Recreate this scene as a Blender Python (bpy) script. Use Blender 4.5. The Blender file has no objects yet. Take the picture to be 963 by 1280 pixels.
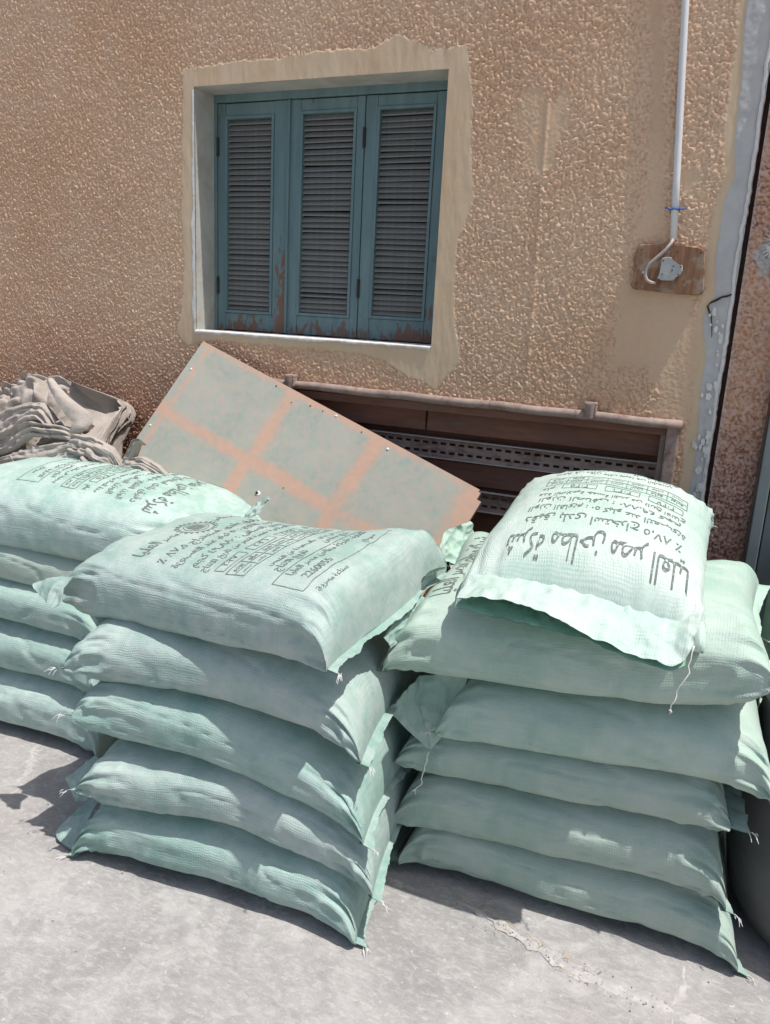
import bpy, bmesh, math, random
import numpy as np
from mathutils import Matrix, Vector
from mathutils.bvhtree import BVHTree

random.seed(7)
scene = bpy.context.scene
COL = scene.collection

# ------------------------------------------------------------------ camera
P, Yw_, R_ = [math.radians(a) for a in (-14.354, 23.034, 2.994)]
def cam_axes(p, y, r):
    Rz = np.array([[math.cos(y), -math.sin(y), 0], [math.sin(y), math.cos(y), 0], [0, 0, 1]])
    Rx = np.array([[1, 0, 0], [0, math.cos(p), -math.sin(p)], [0, math.sin(p), math.cos(p)]])
    M = Rz @ Rx
    f, rt, up = M @ [0, 1, 0], M @ [1, 0, 0], M @ [0, 0, 1]
    c, s = math.cos(r), math.sin(r)
    return c * rt + s * up, -s * rt + c * up, f
ca, cb, cc = cam_axes(P, Yw_, R_)
cam = bpy.data.cameras.new('camera')
cam.sensor_fit = 'VERTICAL'
cam.sensor_height = 36.0
cam.lens = 996.2 * 36.0 / 1280.0
cam.clip_start = 0.05
cam.clip_end = 500
camo = bpy.data.objects.new('camera', cam)
COL.objects.link(camo)
camo.matrix_world = Matrix(((ca[0], cb[0], -cc[0], 0), (ca[1], cb[1], -cc[1], 0), (ca[2], cb[2], -cc[2], 1.6), (0, 0, 0, 1)))
scene.camera = camo

# ------------------------------------------------------------------ world and sun
SUN = Vector((0.36, -0.068, 1.0)).normalized()
world = bpy.data.worlds.new('World')
scene.world = world
world.use_nodes = True
wn = world.node_tree
bg = wn.nodes['Background']
sky = wn.nodes.new('ShaderNodeTexSky')
sky.sky_type = 'NISHITA'
sky.sun_disc = False
sky.sun_elevation = math.asin(SUN.z)
sky.sun_rotation = math.atan2(SUN.x, SUN.y)
sky.dust_density = 3.0
sky.ozone_density = 1.0
wn.links.new(sky.outputs[0], bg.inputs[0])
bg.inputs[1].default_value = 0.12
sl = bpy.data.lights.new('sun', 'SUN')
sl.energy = 4.5
sl.angle = math.radians(0.53)
sl.color = (1.0, 0.965, 0.92)
slo = bpy.data.objects.new('sun', sl)
COL.objects.link(slo)
slo.rotation_euler = (-SUN).to_track_quat('-Z', 'Y').to_euler()
slo.location = SUN * 8
scene.view_settings.view_transform = 'Standard'
scene.view_settings.look = 'None'
scene.view_settings.exposure = 0.12
scene.view_settings.gamma = 1.0
scene.cycles.max_bounces = 6
scene.cycles.use_adaptive_sampling = True

# ------------------------------------------------------------------ noise and mesh helpers
def _hash(ix, iy, iz, seed):
    h = (ix * 374761393 + iy * 668265263 + iz * 1440662683 + seed * 974711) & 0xFFFFFFFF
    h = ((h ^ (h >> 13)) * 1274126177) & 0xFFFFFFFF
    return ((h ^ (h >> 16)) & 0xFFFF) / 32767.5 - 1.0
def vnoise(x, y, z=0.0, seed=0):
    """smooth value noise in -1..1 at arrays of points"""
    x = np.asarray(x, float); y = np.asarray(y, float) + 0 * x; z = np.asarray(z, float) + 0 * x
    fx, fy, fz = np.floor(x), np.floor(y), np.floor(z)
    ix, iy, iz = fx.astype(np.int64), fy.astype(np.int64), fz.astype(np.int64)
    tx, ty, tz = x - fx, y - fy, z - fz
    tx, ty, tz = [t * t * t * (t * (t * 6 - 15) + 10) for t in (tx, ty, tz)]
    r = 0
    for a in (0, 1):
        for b in (0, 1):
            for c in (0, 1):
                w = (tx if a else 1 - tx) * (ty if b else 1 - ty) * (tz if c else 1 - tz)
                r = r + w * _hash(ix + a, iy + b, iz + c, seed)
    return r
def fbm(x, y, z=0.0, seed=0, oct=4, gain=.5):
    r, a, s = 0, 1.0, 0
    for k in range(oct):
        f = 2 ** k
        r = r + a * vnoise(np.asarray(x) * f, np.asarray(y) * f, np.asarray(z) * f, seed + k * 17)
        s += a; a *= gain
    return r / s
def sstep(a, b, x):
    t = np.clip((x - a) / (b - a), 0, 1)
    return t * t * (3 - 2 * t)

def mesh_np(name, verts, quads, mat, parent=None, smooth=True, tris=None, loc=None):
    me = bpy.data.meshes.new(name)
    verts = np.asarray(verts, np.float32)
    if loc is not None: verts = verts - np.asarray(loc, np.float32)
    quads = np.asarray(quads, np.int32).reshape(-1, 4)
    nt = 0 if tris is None else len(tris)
    me.vertices.add(len(verts)); me.vertices.foreach_set('co', verts.ravel())
    nl = quads.size + 3 * nt
    me.loops.add(nl)
    li = quads.ravel() if not nt else np.concatenate([quads.ravel(), np.asarray(tris, np.int32).ravel()])
    me.loops.foreach_set('vertex_index', li)
    me.polygons.add(len(quads) + nt)
    st = np.arange(len(quads)) * 4
    if nt: st = np.concatenate([st, quads.size + np.arange(nt) * 3])
    me.polygons.foreach_set('loop_start', st.astype(np.int32))
    me.update(calc_edges=True)
    me.validate()
    me.polygons.foreach_set('use_smooth', np.full(len(me.polygons), smooth))
    if mat: me.materials.append(mat)
    return link(name, me, parent, loc)
def link(name, me, parent=None, loc=None):
    o = bpy.data.objects.new(name, me)
    COL.objects.link(o)
    if loc is not None: o.location = loc
    if parent is not None:
        o.parent = parent
        o.matrix_parent_inverse = Matrix.Translation(-Vector(parent.location))
    return o
def grid_quads(nu, nv, wrap_v=False, off=0):
    i = np.arange(nu - 1)[:, None]; j = np.arange(nv if wrap_v else nv - 1)[None, :]
    j2 = (j + 1) % nv
    return np.stack([i * nv + j, (i + 1) * nv + j, (i + 1) * nv + j2, i * nv + j2], -1).reshape(-1, 4) + off
def set_uv(me, uv):
    li = np.empty(len(me.loops), np.int32); me.loops.foreach_get('vertex_index', li)
    l = me.uv_layers.new(name='UVMap')
    l.data.foreach_set('uv', np.asarray(uv, np.float32)[li].ravel())
def set_attr(me, name, val):
    a = me.attributes.new(name, 'FLOAT', 'POINT'); a.data.foreach_set('value', np.asarray(val, np.float32).ravel())
def tag(o, label=None, cat=None, group=None, kind=None):
    for k, v in (('label', label), ('category', cat), ('group', group), ('kind', kind)):
        if v: o[k] = v
    return o
def empty(name, loc, label=None, cat=None, group=None):
    o = bpy.data.objects.new(name, None); o.empty_display_size = .1
    COL.objects.link(o); o.location = loc
    return tag(o, label, cat, group)
class Bm:
    def __init__(s): s.bm = bmesh.new()
    def box(s, x0, x1, y0, y1, z0, z1, bev=0.0, rot=None):
        r = bmesh.ops.create_cube(s.bm, size=1.0)
        vs = r['verts']
        c = Vector(((x0 + x1) / 2, (y0 + y1) / 2, (z0 + z1) / 2)); d = (x1 - x0, y1 - y0, z1 - z0)
        for v in vs:
            v.co = Vector((v.co.x * d[0], v.co.y * d[1], v.co.z * d[2]))
            if rot is not None: v.co = rot @ v.co
            v.co += c
        if bev:
            es = list({e for v in vs for e in v.link_edges})
            bmesh.ops.bevel(s.bm, geom=es, offset=bev, segments=2, affect='EDGES', profile=.6)
        return s
    def tube(s, pts, r, n=10, cap=True):
        pts = [Vector(p) for p in pts]
        rr = r if hasattr(r, '__len__') else [r] * len(pts)
        rings = []; up = None
        for i, p in enumerate(pts):
            t = (pts[min(i + 1, len(pts) - 1)] - pts[max(i - 1, 0)]).normalized()
            if up is None:
                up = t.orthogonal().normalized()
            up = (up - t * up.dot(t)).normalized()
            sd = t.cross(up)
            rings.append([s.bm.verts.new(p + rr[i] * (math.cos(a) * up + math.sin(a) * sd)) for a in [2 * math.pi * k / n for k in range(n)]])
        for a, b in zip(rings, rings[1:]):
            for k in range(n): s.bm.faces.new((a[k], a[(k + 1) % n], b[(k + 1) % n], b[k]))
        if cap:
            s.bm.faces.new(rings[0][::-1]); s.bm.faces.new(rings[-1])
        return s
    def lathe(s, prof, c, n=48):
        rings = [[s.bm.verts.new((c[0] + r * math.cos(2 * math.pi * k / n), c[1] + r * math.sin(2 * math.pi * k / n), c[2] + z)) for k in range(n)] for r, z in prof]
        for a, b in zip(rings, rings[1:]):
            for k in range(n): s.bm.faces.new((a[k], a[(k + 1) % n], b[(k + 1) % n], b[k]))
        return s
    def prism(s, poly, d0, d1, fr):
        """polygon in a frame fr(u,v,w)->xyz, extruded in w from d0 to d1"""
        a = [s.bm.verts.new(fr(u, v, d0)) for u, v in poly]; b = [s.bm.verts.new(fr(u, v, d1)) for u, v in poly]
        s.bm.faces.new(a); s.bm.faces.new(b[::-1])
        for k in range(len(a)): s.bm.faces.new((a[k], b[k], b[(k + 1) % len(a)], a[(k + 1) % len(a)]))
        return s
    def build(s, name, mat, parent=None, smooth=False, loc=None):
        bmesh.ops.recalc_face_normals(s.bm, faces=s.bm.faces)
        if loc is not None: bmesh.ops.translate(s.bm, verts=s.bm.verts, vec=-Vector(loc))
        me = bpy.data.meshes.new(name); s.bm.to_mesh(me); s.bm.free()
        if smooth:
            me.polygons.foreach_set('use_smooth', [True] * len(me.polygons))
        if mat: me.materials.append(mat)
        return link(name, me, parent, loc)

# ------------------------------------------------------------------ materials
class NT:
    """small node-tree writer"""
    def __init__(s, name):
        s.m = bpy.data.materials.new(name); s.m.use_nodes = True
        s.t = s.m.node_tree; s.b = s.t.nodes['Principled BSDF']
    def n(s, typ, **kw):
        x = s.t.nodes.new('ShaderNode' + typ)
        for k, v in kw.items():
            if k.startswith('i_'):
                key = k[2:]; key = int(key) if key.isdigit() else key.replace('_', ' ')
                s.put(x.inputs[key], v)
            else: setattr(x, k, v)
        return x
    def put(s, sock, v):
        if isinstance(v, bpy.types.NodeSocket): s.t.links.new(v, sock)
        elif isinstance(v, bpy.types.Node): s.t.links.new(v.outputs[0], sock)
        else: sock.default_value = v
    def coord(s, kind='Object', scale=(1, 1, 1), loc=(0, 0, 0), rot=(0, 0, 0)):
        tc = s.n('TexCoord'); mp = s.n('Mapping')
        s.put(mp.inputs['Vector'], tc.outputs[kind]); mp.inputs['Scale'].default_value = scale; mp.inputs['Location'].default_value = loc; mp.inputs['Rotation'].default_value = rot
        return mp.outputs[0]
    def noise(s, vec, scale, detail=4, rough=.55, dist=0.0):
        x = s.n('TexNoise'); s.put(x.inputs['Vector'], vec); x.inputs['Scale'].default_value = scale; x.inputs['Detail'].default_value = detail; x.inputs['Roughness'].default_value = rough; x.inputs['Distortion'].default_value = dist
        return x.outputs['Fac']
    def ramp(s, fac, stops):
        x = s.n('ValToRGB'); s.put(x.inputs[0], fac); e = x.color_ramp.elements
        while len(e) < len(stops): e.new(.5)
        for k, (p, c) in enumerate(stops):
            e[k].position = p; e[k].color = c if len(c) == 4 else (*c, 1)
        return x.outputs[0]
    def mix(s, fac, a, b, mode='MIX'):
        x = s.n('Mix', data_type='RGBA', blend_type=mode)
        s.put(x.inputs[0], fac)
        for sock, v in ((x.inputs[6], a), (x.inputs[7], b)):
            s.put(sock, (*v, 1) if isinstance(v, tuple) and len(v) == 3 else v)
        return x.outputs[2]
    def math(s, op, a, b=0.0, c=None):
        x = s.n('Math', operation=op); s.put(x.inputs[0], a); s.put(x.inputs[1], b)
        if c is not None: s.put(x.inputs[2], c)
        return x.outputs[0]
    def bump(s, h, strength, dist, nrm=None):
        x = s.n('Bump'); s.put(x.inputs['Height'], h); x.inputs['Strength'].default_value = strength; x.inputs['Distance'].default_value = dist
        if nrm is not None: s.put(x.inputs['Normal'], nrm)
        return x.outputs[0]
    def attr(s, name):
        return s.n('Attribute', attribute_name=name).outputs['Fac']
    def out(s, color=None, rough=None, normal=None, metal=None, spec=None):
        for k, v in (('Base Color', color), ('Roughness', rough), ('Normal', normal), ('Metallic', metal), ('Specular IOR Level', spec)):
            if v is not None: s.put(s.b.inputs[k], (*v, 1) if isinstance(v, tuple) and len(v) == 3 else v)
        return s.m
G3 = lambda v: (v, v, v)

def mat_plaster(name, deep, light, red, grey, tip=.35, tipcol=None):
    m = NT(name); c = m.coord()
    h = m.attr('relief'); sm = m.attr('smooth_area'); cem = m.attr('cement'); st = m.attr('stain_shade')
    big = m.noise(c, 2.2, 5, .6); mid = m.noise(c, 14, 4, .6); fine = m.noise(c, 160, 3, .6)
    base = m.mix(m.ramp(big, [(.33, G3(0)), (.68, G3(1))]), deep, light)
    base = m.mix(m.ramp(st, [(0, G3(0)), (1, G3(1))]), base, red)
    base = m.mix(m.math('MULTIPLY', m.ramp(mid, [(.5, G3(0)), (.7, G3(1))]), .35), base, grey)
    # grain tips are painted paler as highlights, hollows keep the deeper colour
    base = m.mix(m.math('MULTIPLY', m.ramp(h, [(.25, G3(0)), (.95, G3(1))]), tip), base, tipcol or tuple(min(1, v * 1.35) for v in light))
    sband = m.mix(m.ramp(m.noise(m.coord(scale=(1, 1, .25)), 9, 5, .6), [(.3, G3(0)), (.75, G3(1))]), (.56, .415, .27), (.63, .50, .36))
    base = m.mix(sm, base, sband)
    base = m.mix(cem, base, m.mix(m.noise(c, 18, 5, .65), (.36, .36, .36), (.58, .57, .555)))
    base = m.mix(m.math('MULTIPLY', m.ramp(fine, [(.6, G3(0)), (.75, G3(1))]), .18), base, (.28, .19, .13))
    vo = m.n('TexVoronoi', feature='F1'); m.put(vo.inputs['Vector'], m.mix(.02, c, m.n('TexNoise', i_Scale=90.0, i_Detail=3.0).outputs['Color'])); vo.inputs['Scale'].default_value = 120
    peb = m.math('MULTIPLY', m.math('SUBTRACT', 1.0, vo.outputs['Distance']), m.math('SUBTRACT', 1.0, m.math('MULTIPLY', m.math('MAXIMUM', sm, cem), .9)))
    hh = m.math('ADD', m.math('MULTIPLY', fine, .35), m.math('ADD', m.math('MULTIPLY', m.noise(c, 420, 2), .3), m.math('MULTIPLY', peb, 1.0)))
    return m.out(base, .92, m.bump(hh, .3, .003), spec=.02)

def mat_simple(name, col, rough=.6, var=.18, scale=12, bump=.15, bdist=.002, metal=0.0, col2=None, thr=(.5, .62), spec=.4, stretch=(1, 1, 1)):
    m = NT(name); c = m.coord(scale=stretch)
    n1 = m.noise(c, scale, 6, .62); n2 = m.noise(c, scale * 7, 3)
    dark = tuple(v * (1 - var) for v in col); lite = tuple(min(1, v * (1 + var)) for v in col)
    b = m.mix(m.ramp(n1, [(.3, G3(0)), (.7, G3(1))]), dark, lite)
    if col2: b = m.mix(m.ramp(m.noise(c, scale * .8, 8, .7, .4), [(thr[0], G3(0)), (thr[1], G3(1))]), b, col2)
    return m.out(b, m.math('ADD', m.math('MULTIPLY', n2, .2), rough - .1), m.bump(m.math('ADD', n1, m.math('MULTIPLY', n2, .5)), bump, bdist), metal, spec)

def mat_sack(name, col, dust, dustcol=(.47, .53, .50)):
    """woven polypropylene: ribbons crossing every 4 mm, streaks of thicker thread, powder on it"""
    m = NT(name); uv = m.n('TexCoord').outputs['UV']
    sep = m.n('SeparateXYZ'); m.put(sep.inputs[0], uv); u, v = sep.outputs[0], sep.outputs[1]
    wob = m.noise(uv, 9, 3)
    wob2 = m.math('MULTIPLY', m.math('SUBTRACT', wob, .5), .012)
    k = 2 * math.pi / .0066
    su = m.math('SINE', m.math('MULTIPLY', m.math('ADD', u, wob2), k)); sv = m.math('SINE', m.math('MULTIPLY', m.math('ADD', v, wob2), k))
    weave = m.math('SUBTRACT', m.math('MULTIPLY', m.math('MULTIPLY_ADD', su, .5, .5), m.math('MULTIPLY_ADD', sv, .5, .5)), .25)
    smap = m.n('Mapping'); m.put(smap.inputs['Vector'], uv); smap.inputs['Scale'].default_value = (5, 260, 1)
    streak_v = m.noise(smap.outputs[0], 1, 2)
    smap2 = m.n('Mapping'); m.put(smap2.inputs['Vector'], uv); smap2.inputs['Scale'].default_value = (200, 6, 1)
    streak_u = m.noise(smap2.outputs[0], 1, 2)
    oc = m.coord()
    big = m.noise(oc, 5, 5, .6); med = m.noise(oc, 22, 5, .65)
    deep = tuple(a * b for a, b in zip(col, (.80, .9, .88)))
    base = m.mix(m.ramp(big, [(.35, G3(0)), (.7, G3(1))]), deep, col)
    base = m.mix(m.math('MULTIPLY', m.ramp(streak_v, [(.35, G3(1)), (.5, G3(0))]), .42), base, tuple(a * .72 for a in col))
    base = m.mix(m.math('MULTIPLY', m.ramp(streak_u, [(.55, G3(0)), (.7, G3(1))]), .2), base, tuple(min(1, a * 1.15) for a in col))
    dm = m.math('MULTIPLY', m.ramp(m.math('ADD', m.math('MULTIPLY', big, .5), m.math('MULTIPLY', med, .5)), [(.42, G3(0)), (.62, G3(1))]), dust)
    base = m.mix(dm, base, dustcol)
    base = m.mix(m.math('MULTIPLY', m.ramp(weave, [(0, G3(1)), (.6, G3(0))]), .08), base, tuple(a * .6 for a in col))
    # fine puckering of the cloth
    pmap = m.n('Mapping'); m.put(pmap.inputs['Vector'], uv); pmap.inputs['Scale'].default_value = (1, 1.6, 1)
    puck = m.noise(pmap.outputs[0], 70, 3, .6, .3)
    h = m.math('ADD', m.math('MULTIPLY', m.math('MULTIPLY', weave, m.ramp(m.noise(uv, 14, 4, .6), [(.35, G3(.1)), (.7, G3(1))])), .95), m.math('ADD', m.math('MULTIPLY', streak_v, .9), m.math('MULTIPLY', puck, 1.2)))
    m.b.inputs['Sheen Weight'].default_value = 0.0
    m.out(base, .62, m.bump(h, .5, .0022), spec=.3)
    return m.m

M = {}
M['plaster'] = mat_plaster('roughcast_plaster', (.565, .355, .225), (.66, .465, .32), (.42, .185, .115), (.54, .41, .31))
M['red_plaster'] = mat_plaster('brick_red_plaster', (.44, .20, .10), (.56, .32, .20), (.29, .125, .085), (.38, .22, .16), .75, (.66, .48, .40))
M['reveal'] = mat_simple('whitewashed_plaster', (.44, .43, .38), .9, .16, 9, .4, .004, col2=(.36, .29, .22), thr=(.55, .75))
M['cement'] = mat_simple('grey_cement', (.5, .5, .5), .9, .2, 12, .4, .004)
M['white_chip'] = mat_simple('chipped_white_plaster', (.66, .64, .61), .9, .1, 40, .6, .004, col2=(.44, .40, .36), thr=(.54, .66))
M['crack'] = mat_simple('dark_joint', (.05, .03, .025), .95, .3, 20)
def mat_teal():
    m = NT('weathered_teal_paint'); c = m.coord(scale=(1, 1, .12)); c1 = m.coord()
    n = m.noise(c, 26, 6, .65); n2 = m.noise(c1, 6, 5, .6)
    b = m.mix(m.ramp(n, [(.3, G3(0)), (.7, G3(1))]), (.10, .17, .182), (.155, .235, .242))
    b = m.mix(m.math('MULTIPLY', m.ramp(n2, [(.5, G3(0)), (.7, G3(1))]), .5), b, (.11, .17, .175))
    w = m.attr('wear')
    peel = m.math('MULTIPLY', m.ramp(m.math('ADD', m.noise(m.coord(scale=(1, 1, .4)), 34, 9, .78), m.math('MULTIPLY', w, .36)), [(.68, G3(0)), (.715, G3(1))]), 1.0)
    b = m.mix(peel, b, m.mix(m.noise(c1, 60), (.22, .10, .06), (.13, .095, .08)))
    sc = m.ramp(m.noise(c, 120, 4, .7), [(.66, G3(0)), (.72, G3(1))])
    b = m.mix(m.math('MULTIPLY', sc, .4), b, (.3, .34, .34))
    return m.out(b, .6, m.bump(m.math('SUBTRACT', n, m.math('MULTIPLY', peel, .8)), .5, .0025), spec=.35)
M['teal'] = mat_teal()
M['slat'] = mat_simple('dusty_slat_paint', (.19, .195, .185), .8, .18, 14, .1, .001, col2=(.26, .245, .225), thr=(.56, .72))
M['iron'] = mat_simple('rusty_iron', (.10, .06, .045), .8, .35, 25, .4, .002, col2=(.22, .18, .15), thr=(.5, .7))
M['old_iron'] = mat_simple('blackened_iron', (.035, .03, .03), .8, .3, 25, .3, .002)
M['dusty_pipe'] = mat_simple('dusty_painted_pipe', (.30, .225, .19), .75, .25, 24, .4, .002, col2=(.19, .12, .10), thr=(.52, .66))
M['rail'] = mat_simple('dusty_steel_rail', (.34, .26, .225), .85, .2, 30, .25, .001, metal=0.0, col2=(.19, .11, .08), thr=(.5, .66), stretch=(.4, 1, 1), spec=.15)
M['dark_wood'] = mat_simple('dark_brown_board', (.19, .088, .06), .8, .3, 10, .3, .002, col2=(.17, .10, .075), thr=(.52, .66), stretch=(.4, 1, 2))
M['pvc'] = mat_simple('grey_white_pvc', (.62, .62, .63), .5, .06, 8, .05, .001)
M['cable'] = mat_simple('dusty_cable', (.40, .34, .31), .6, .15, 30)
M['blue_tie'] = mat_simple('blue_tie', (.07, .13, .32), .6, .2, 20)
M['socket'] = mat_simple('grey_plastic_plate', (.34, .35, .35), .7, .15, 30, .2, .001, col2=(.30, .24, .2), thr=(.62, .72))
M['black'] = mat_simple('black_hole', (.02, .018, .016), .9, .2, 10)
def mat_wood():
    m = NT('weathered_wood_board'); c = m.coord(scale=(6, 6, .7)); c1 = m.coord()
    n = m.noise(c, 12, 6, .6)
    b = m.mix(m.ramp(n, [(.3, G3(0)), (.7, G3(1))]), (.16, .075, .042), (.29, .165, .10))
    b = m.mix(m.ramp(m.noise(c1, 16, 6, .7), [(.52, G3(0)), (.64, G3(1))]), b, (.30, .235, .18))
    e = m.attr('wear')
    b = m.mix(m.ramp(m.math('ADD', m.noise(c1, 30, 5, .6), e), [(.95, G3(0)), (1.05, G3(1))]), b, (.05, .085, .10))
    return m.out(b, .8, m.bump(n, .5, .003), spec=.2)
M['wood'] = mat_wood()
def mat_panel():
    m = NT('grey_green_painted_panel'); c = m.coord()
    s = m.attr('stripe')
    n = m.noise(c, 7, 6, .65, .3); n2 = m.noise(c, 40, 4, .6)
    b = m.mix(m.ramp(n, [(.35, G3(0)), (.7, G3(1))]), (.265, .315, .275), (.355, .365, .315))
    b = m.mix(m.math('MULTIPLY', m.ramp(n2, [(.38, G3(0)), (.66, G3(1))]), .65), b, (.42, .335, .285))
    edge = m.math('ADD', s, m.math('MULTIPLY', m.math('SUBTRACT', m.noise(c, 28, 5, .7), .5), 1.0))
    b = m.mix(m.math('MULTIPLY', m.ramp(edge, [(.35, G3(0)), (.85, G3(1))]), .85), b, m.mix(n2, (.49, .27, .19), (.50, .345, .265)))
    return m.out(b, .7, m.bump(m.math('ADD', n, n2), .2, .002), spec=.25)
M['panel'] = mat_panel()
def mat_ground():
    m = NT('dusty_concrete'); c = m.coord()
    n = m.noise(c, 2.6, 8, .66, .4); n2 = m.noise(c, 17, 7, .68, .3); n3 = m.noise(c, 130, 4, .6)
    b = m.mix(m.ramp(n, [(.36, G3(0)), (.66, G3(1))]), (.27, .26, .252), (.385, .37, .36))
    b = m.mix(m.math('MULTIPLY', m.ramp(n2, [(.54, G3(0)), (.72, G3(1))]), .65), b, (.47, .455, .44))
    b = m.mix(m.math('MULTIPLY', m.ramp(n2, [(.28, G3(1)), (.42, G3(0))]), .5), b, (.21, .205, .21))
    v = m.n('TexVoronoi', feature='DISTANCE_TO_EDGE'); m.put(v.inputs['Vector'], m.mix(.16, c, m.n('TexNoise', i_Scale=6.0, i_Detail=6.0).outputs['Color']))
    v.inputs['Scale'].default_value = 2.3
    scuff = m.noise(m.coord(scale=(1, 2.2, 1), rot=(0, 0, .5)), 34, 8, .72, .6)
    ck = m.math('MULTIPLY', m.ramp(v.outputs['Distance'], [(0, G3(1)), (.022, G3(0))]), m.ramp(m.noise(c, 2, 3), [(.5, G3(0)), (.62, G3(1))]))
    bigp = m.noise(c, 5.5, 6, .6, 1.2)
    b = m.mix(m.math('MULTIPLY', m.ramp(bigp, [(.52, G3(0)), (.66, G3(1))]), .55), b, (.46, .445, .43))
    b = m.mix(m.math('MULTIPLY', m.ramp(bigp, [(.34, G3(1)), (.46, G3(0))]), .5), b, (.235, .225, .225))
    b = m.mix(m.math('MULTIPLY', ck, .55), b, (.60, .58, .565))
    b = m.mix(m.math('MULTIPLY', m.ramp(scuff, [(.5, G3(0)), (.66, G3(1))]), .55), b, (.50, .485, .475))
    b = m.mix(m.math('MULTIPLY', m.ramp(scuff, [(.3, G3(1)), (.44, G3(0))]), .55), b, (.22, .21, .205))
    sp = m.ramp(m.noise(c, 60, 3, .5), [(.69, G3(0)), (.73, G3(1))])
    b = m.mix(m.math('MULTIPLY', sp, .5), b, (.62, .60, .57))
    warm = m.ramp(m.noise(c, 1.1, 3), [(.5, G3(0)), (.7, G3(1))])
    b = m.mix(m.math('MULTIPLY', warm, .25), b, (.47, .42, .37))
    h = m.math('ADD', m.math('MULTIPLY', n2, 1.0), m.math('ADD', m.math('MULTIPLY', n3, .35), m.math('MULTIPLY', ck, .3)))
    gr = m.noise(c, 260, 3, .7)
    b = m.mix(m.math('MULTIPLY', m.ramp(gr, [(.6, G3(0)), (.68, G3(1))]), .45), b, (.20, .19, .18))
    b = m.mix(m.math('MULTIPLY', m.ramp(gr, [(.32, G3(1)), (.4, G3(0))]), .4), b, (.52, .50, .48))
    return m.out(b, .85, m.bump(m.math('ADD', h, m.math('MULTIPLY', gr, .5)), .5, .008), spec=.2)
M['ground'] = mat_ground()
M['straw'] = mat_simple('dry_straw', (.50, .38, .22), .9, .2, 40)
M['ridge'] = mat_simple('gritty_mortar', (.43, .41, .395), .95, .14, 30, .5, .004, col2=(.35, .335, .325), thr=(.48, .6))
def mat_cloth():
    m = NT('beige_cotton_cloth'); c = m.coord()
    n = m.noise(c, 8, 5, .6); n2 = m.noise(c, 300, 2)
    b = m.mix(m.ramp(n, [(.3, G3(0)), (.7, G3(1))]), (.34, .30, .265), (.43, .385, .345))
    return m.out(b, .9, m.bump(m.math('ADD', m.math('MULTIPLY', m.noise(c, 55, 4, .6, .5), 2.0), m.math('MULTIPLY', n2, .3)), .5, .004), spec=.15)
M['cloth'] = mat_cloth()
M['cloth_shade'] = mat_simple('shaded_cloth_lining', (.12, .085, .07), .95, .2, 12, .3, .003)  # dark inner cloth: shadow of the hollow painted into the colour
M['door'] = mat_simple('slate_painted_steel', (.095, .118, .13), .5, .1, 6, .05, .001)
M['door_frame'] = mat_simple('grey_green_painted_steel', (.16, .185, .19), .55, .12, 10, .1, .001)
M['brown_edge'] = mat_simple('brown_sealant', (.09, .055, .045), .8, .2, 20)
M['drum'] = mat_simple('dark_grey_plastic', (.11, .105, .107), .6, .14, 9, .12, .002, col2=(.17, .163, .163), thr=(.58, .8))
M['sack_teal'] = mat_sack('dusty_teal_weave', (.335, .44, .40), .8, (.46, .52, .495))
M['sack_teal2'] = mat_sack('teal_weave', (.30, .44, .39), .65, (.44, .52, .485))
M['sack_mint'] = mat_sack('mint_weave', (.40, .515, .44), .5, (.52, .58, .53))
M['sack_mint2'] = mat_sack('sage_mint_weave', (.37, .465, .40), .5, (.46, .50, .46))
M['sack_pale'] = mat_sack('pale_mint_weave', (.50, .60, .54), .45, (.60, .64, .61))
M['sack_aqua'] = mat_sack('aqua_mint_weave', (.375, .505, .45), .55, (.6, .68, .65))
M['hem'] = mat_sack('green_hem_weave', (.27, .395, .35), .8, (.42, .48, .455))
M['hem_pale'] = mat_sack('pale_hem_weave', (.42, .56, .47), .4, (.52, .58, .53))
M['green_lit'] = mat_sack('lit_through_green_weave', (.30, .56, .39), .1)  # green inner layer, brightened to paint in sunlight passing through it
M['thread'] = mat_simple('white_thread', (.70, .69, .66), .9, .1, 60)
M['thread_green'] = mat_simple('dark_green_thread', (.06, .16, .13), .9, .1, 60)
def mat_ink():
    m = NT('worn_grey_ink'); c = m.coord()
    b = m.mix(m.ramp(m.noise(c, 120, 4, .7), [(.5, G3(0)), (.72, G3(1))]), (.13, .145, .14), (.40, .47, .43))
    return m.out(b, .7, spec=.2)
M['ink'] = mat_ink()
M['green_mat'] = mat_simple('light_green_mat', (.36, .60, .40), .7, .1, 30, .3, .001)

# ------------------------------------------------------------------ ground
YW = 2.9
gx = np.concatenate([[-120, -40, -12, -6], np.linspace(-3.8, 1.4, 240), [3, 6, 12, 40, 120]])
gy = np.concatenate([[-120, -40, -12, -4, -1], np.linspace(.3, 3.2, 140), [4, 12, 40, 120]])
GX, GY = np.meshgrid(gx, gy, indexing='ij')
inside = (sstep(-3.8, -3.4, GX) * (1 - sstep(1.0, 1.4, GX)) * sstep(.3, .6, GY))
GZ = inside * (.0035 * fbm(GX * 3, GY * 3, 0, 3, 4) + .0018 * fbm(GX * 22, GY * 22, 0, 8, 3)) - .004 * inside
ground = mesh_np('ground', np.stack([GX, GY, GZ], -1).reshape(-1, 3), grid_quads(len(gx), len(gy)), M['ground'])
tag(ground, 'dusty grey concrete ground with cracks and pale stains', None, None, 'structure')

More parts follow.
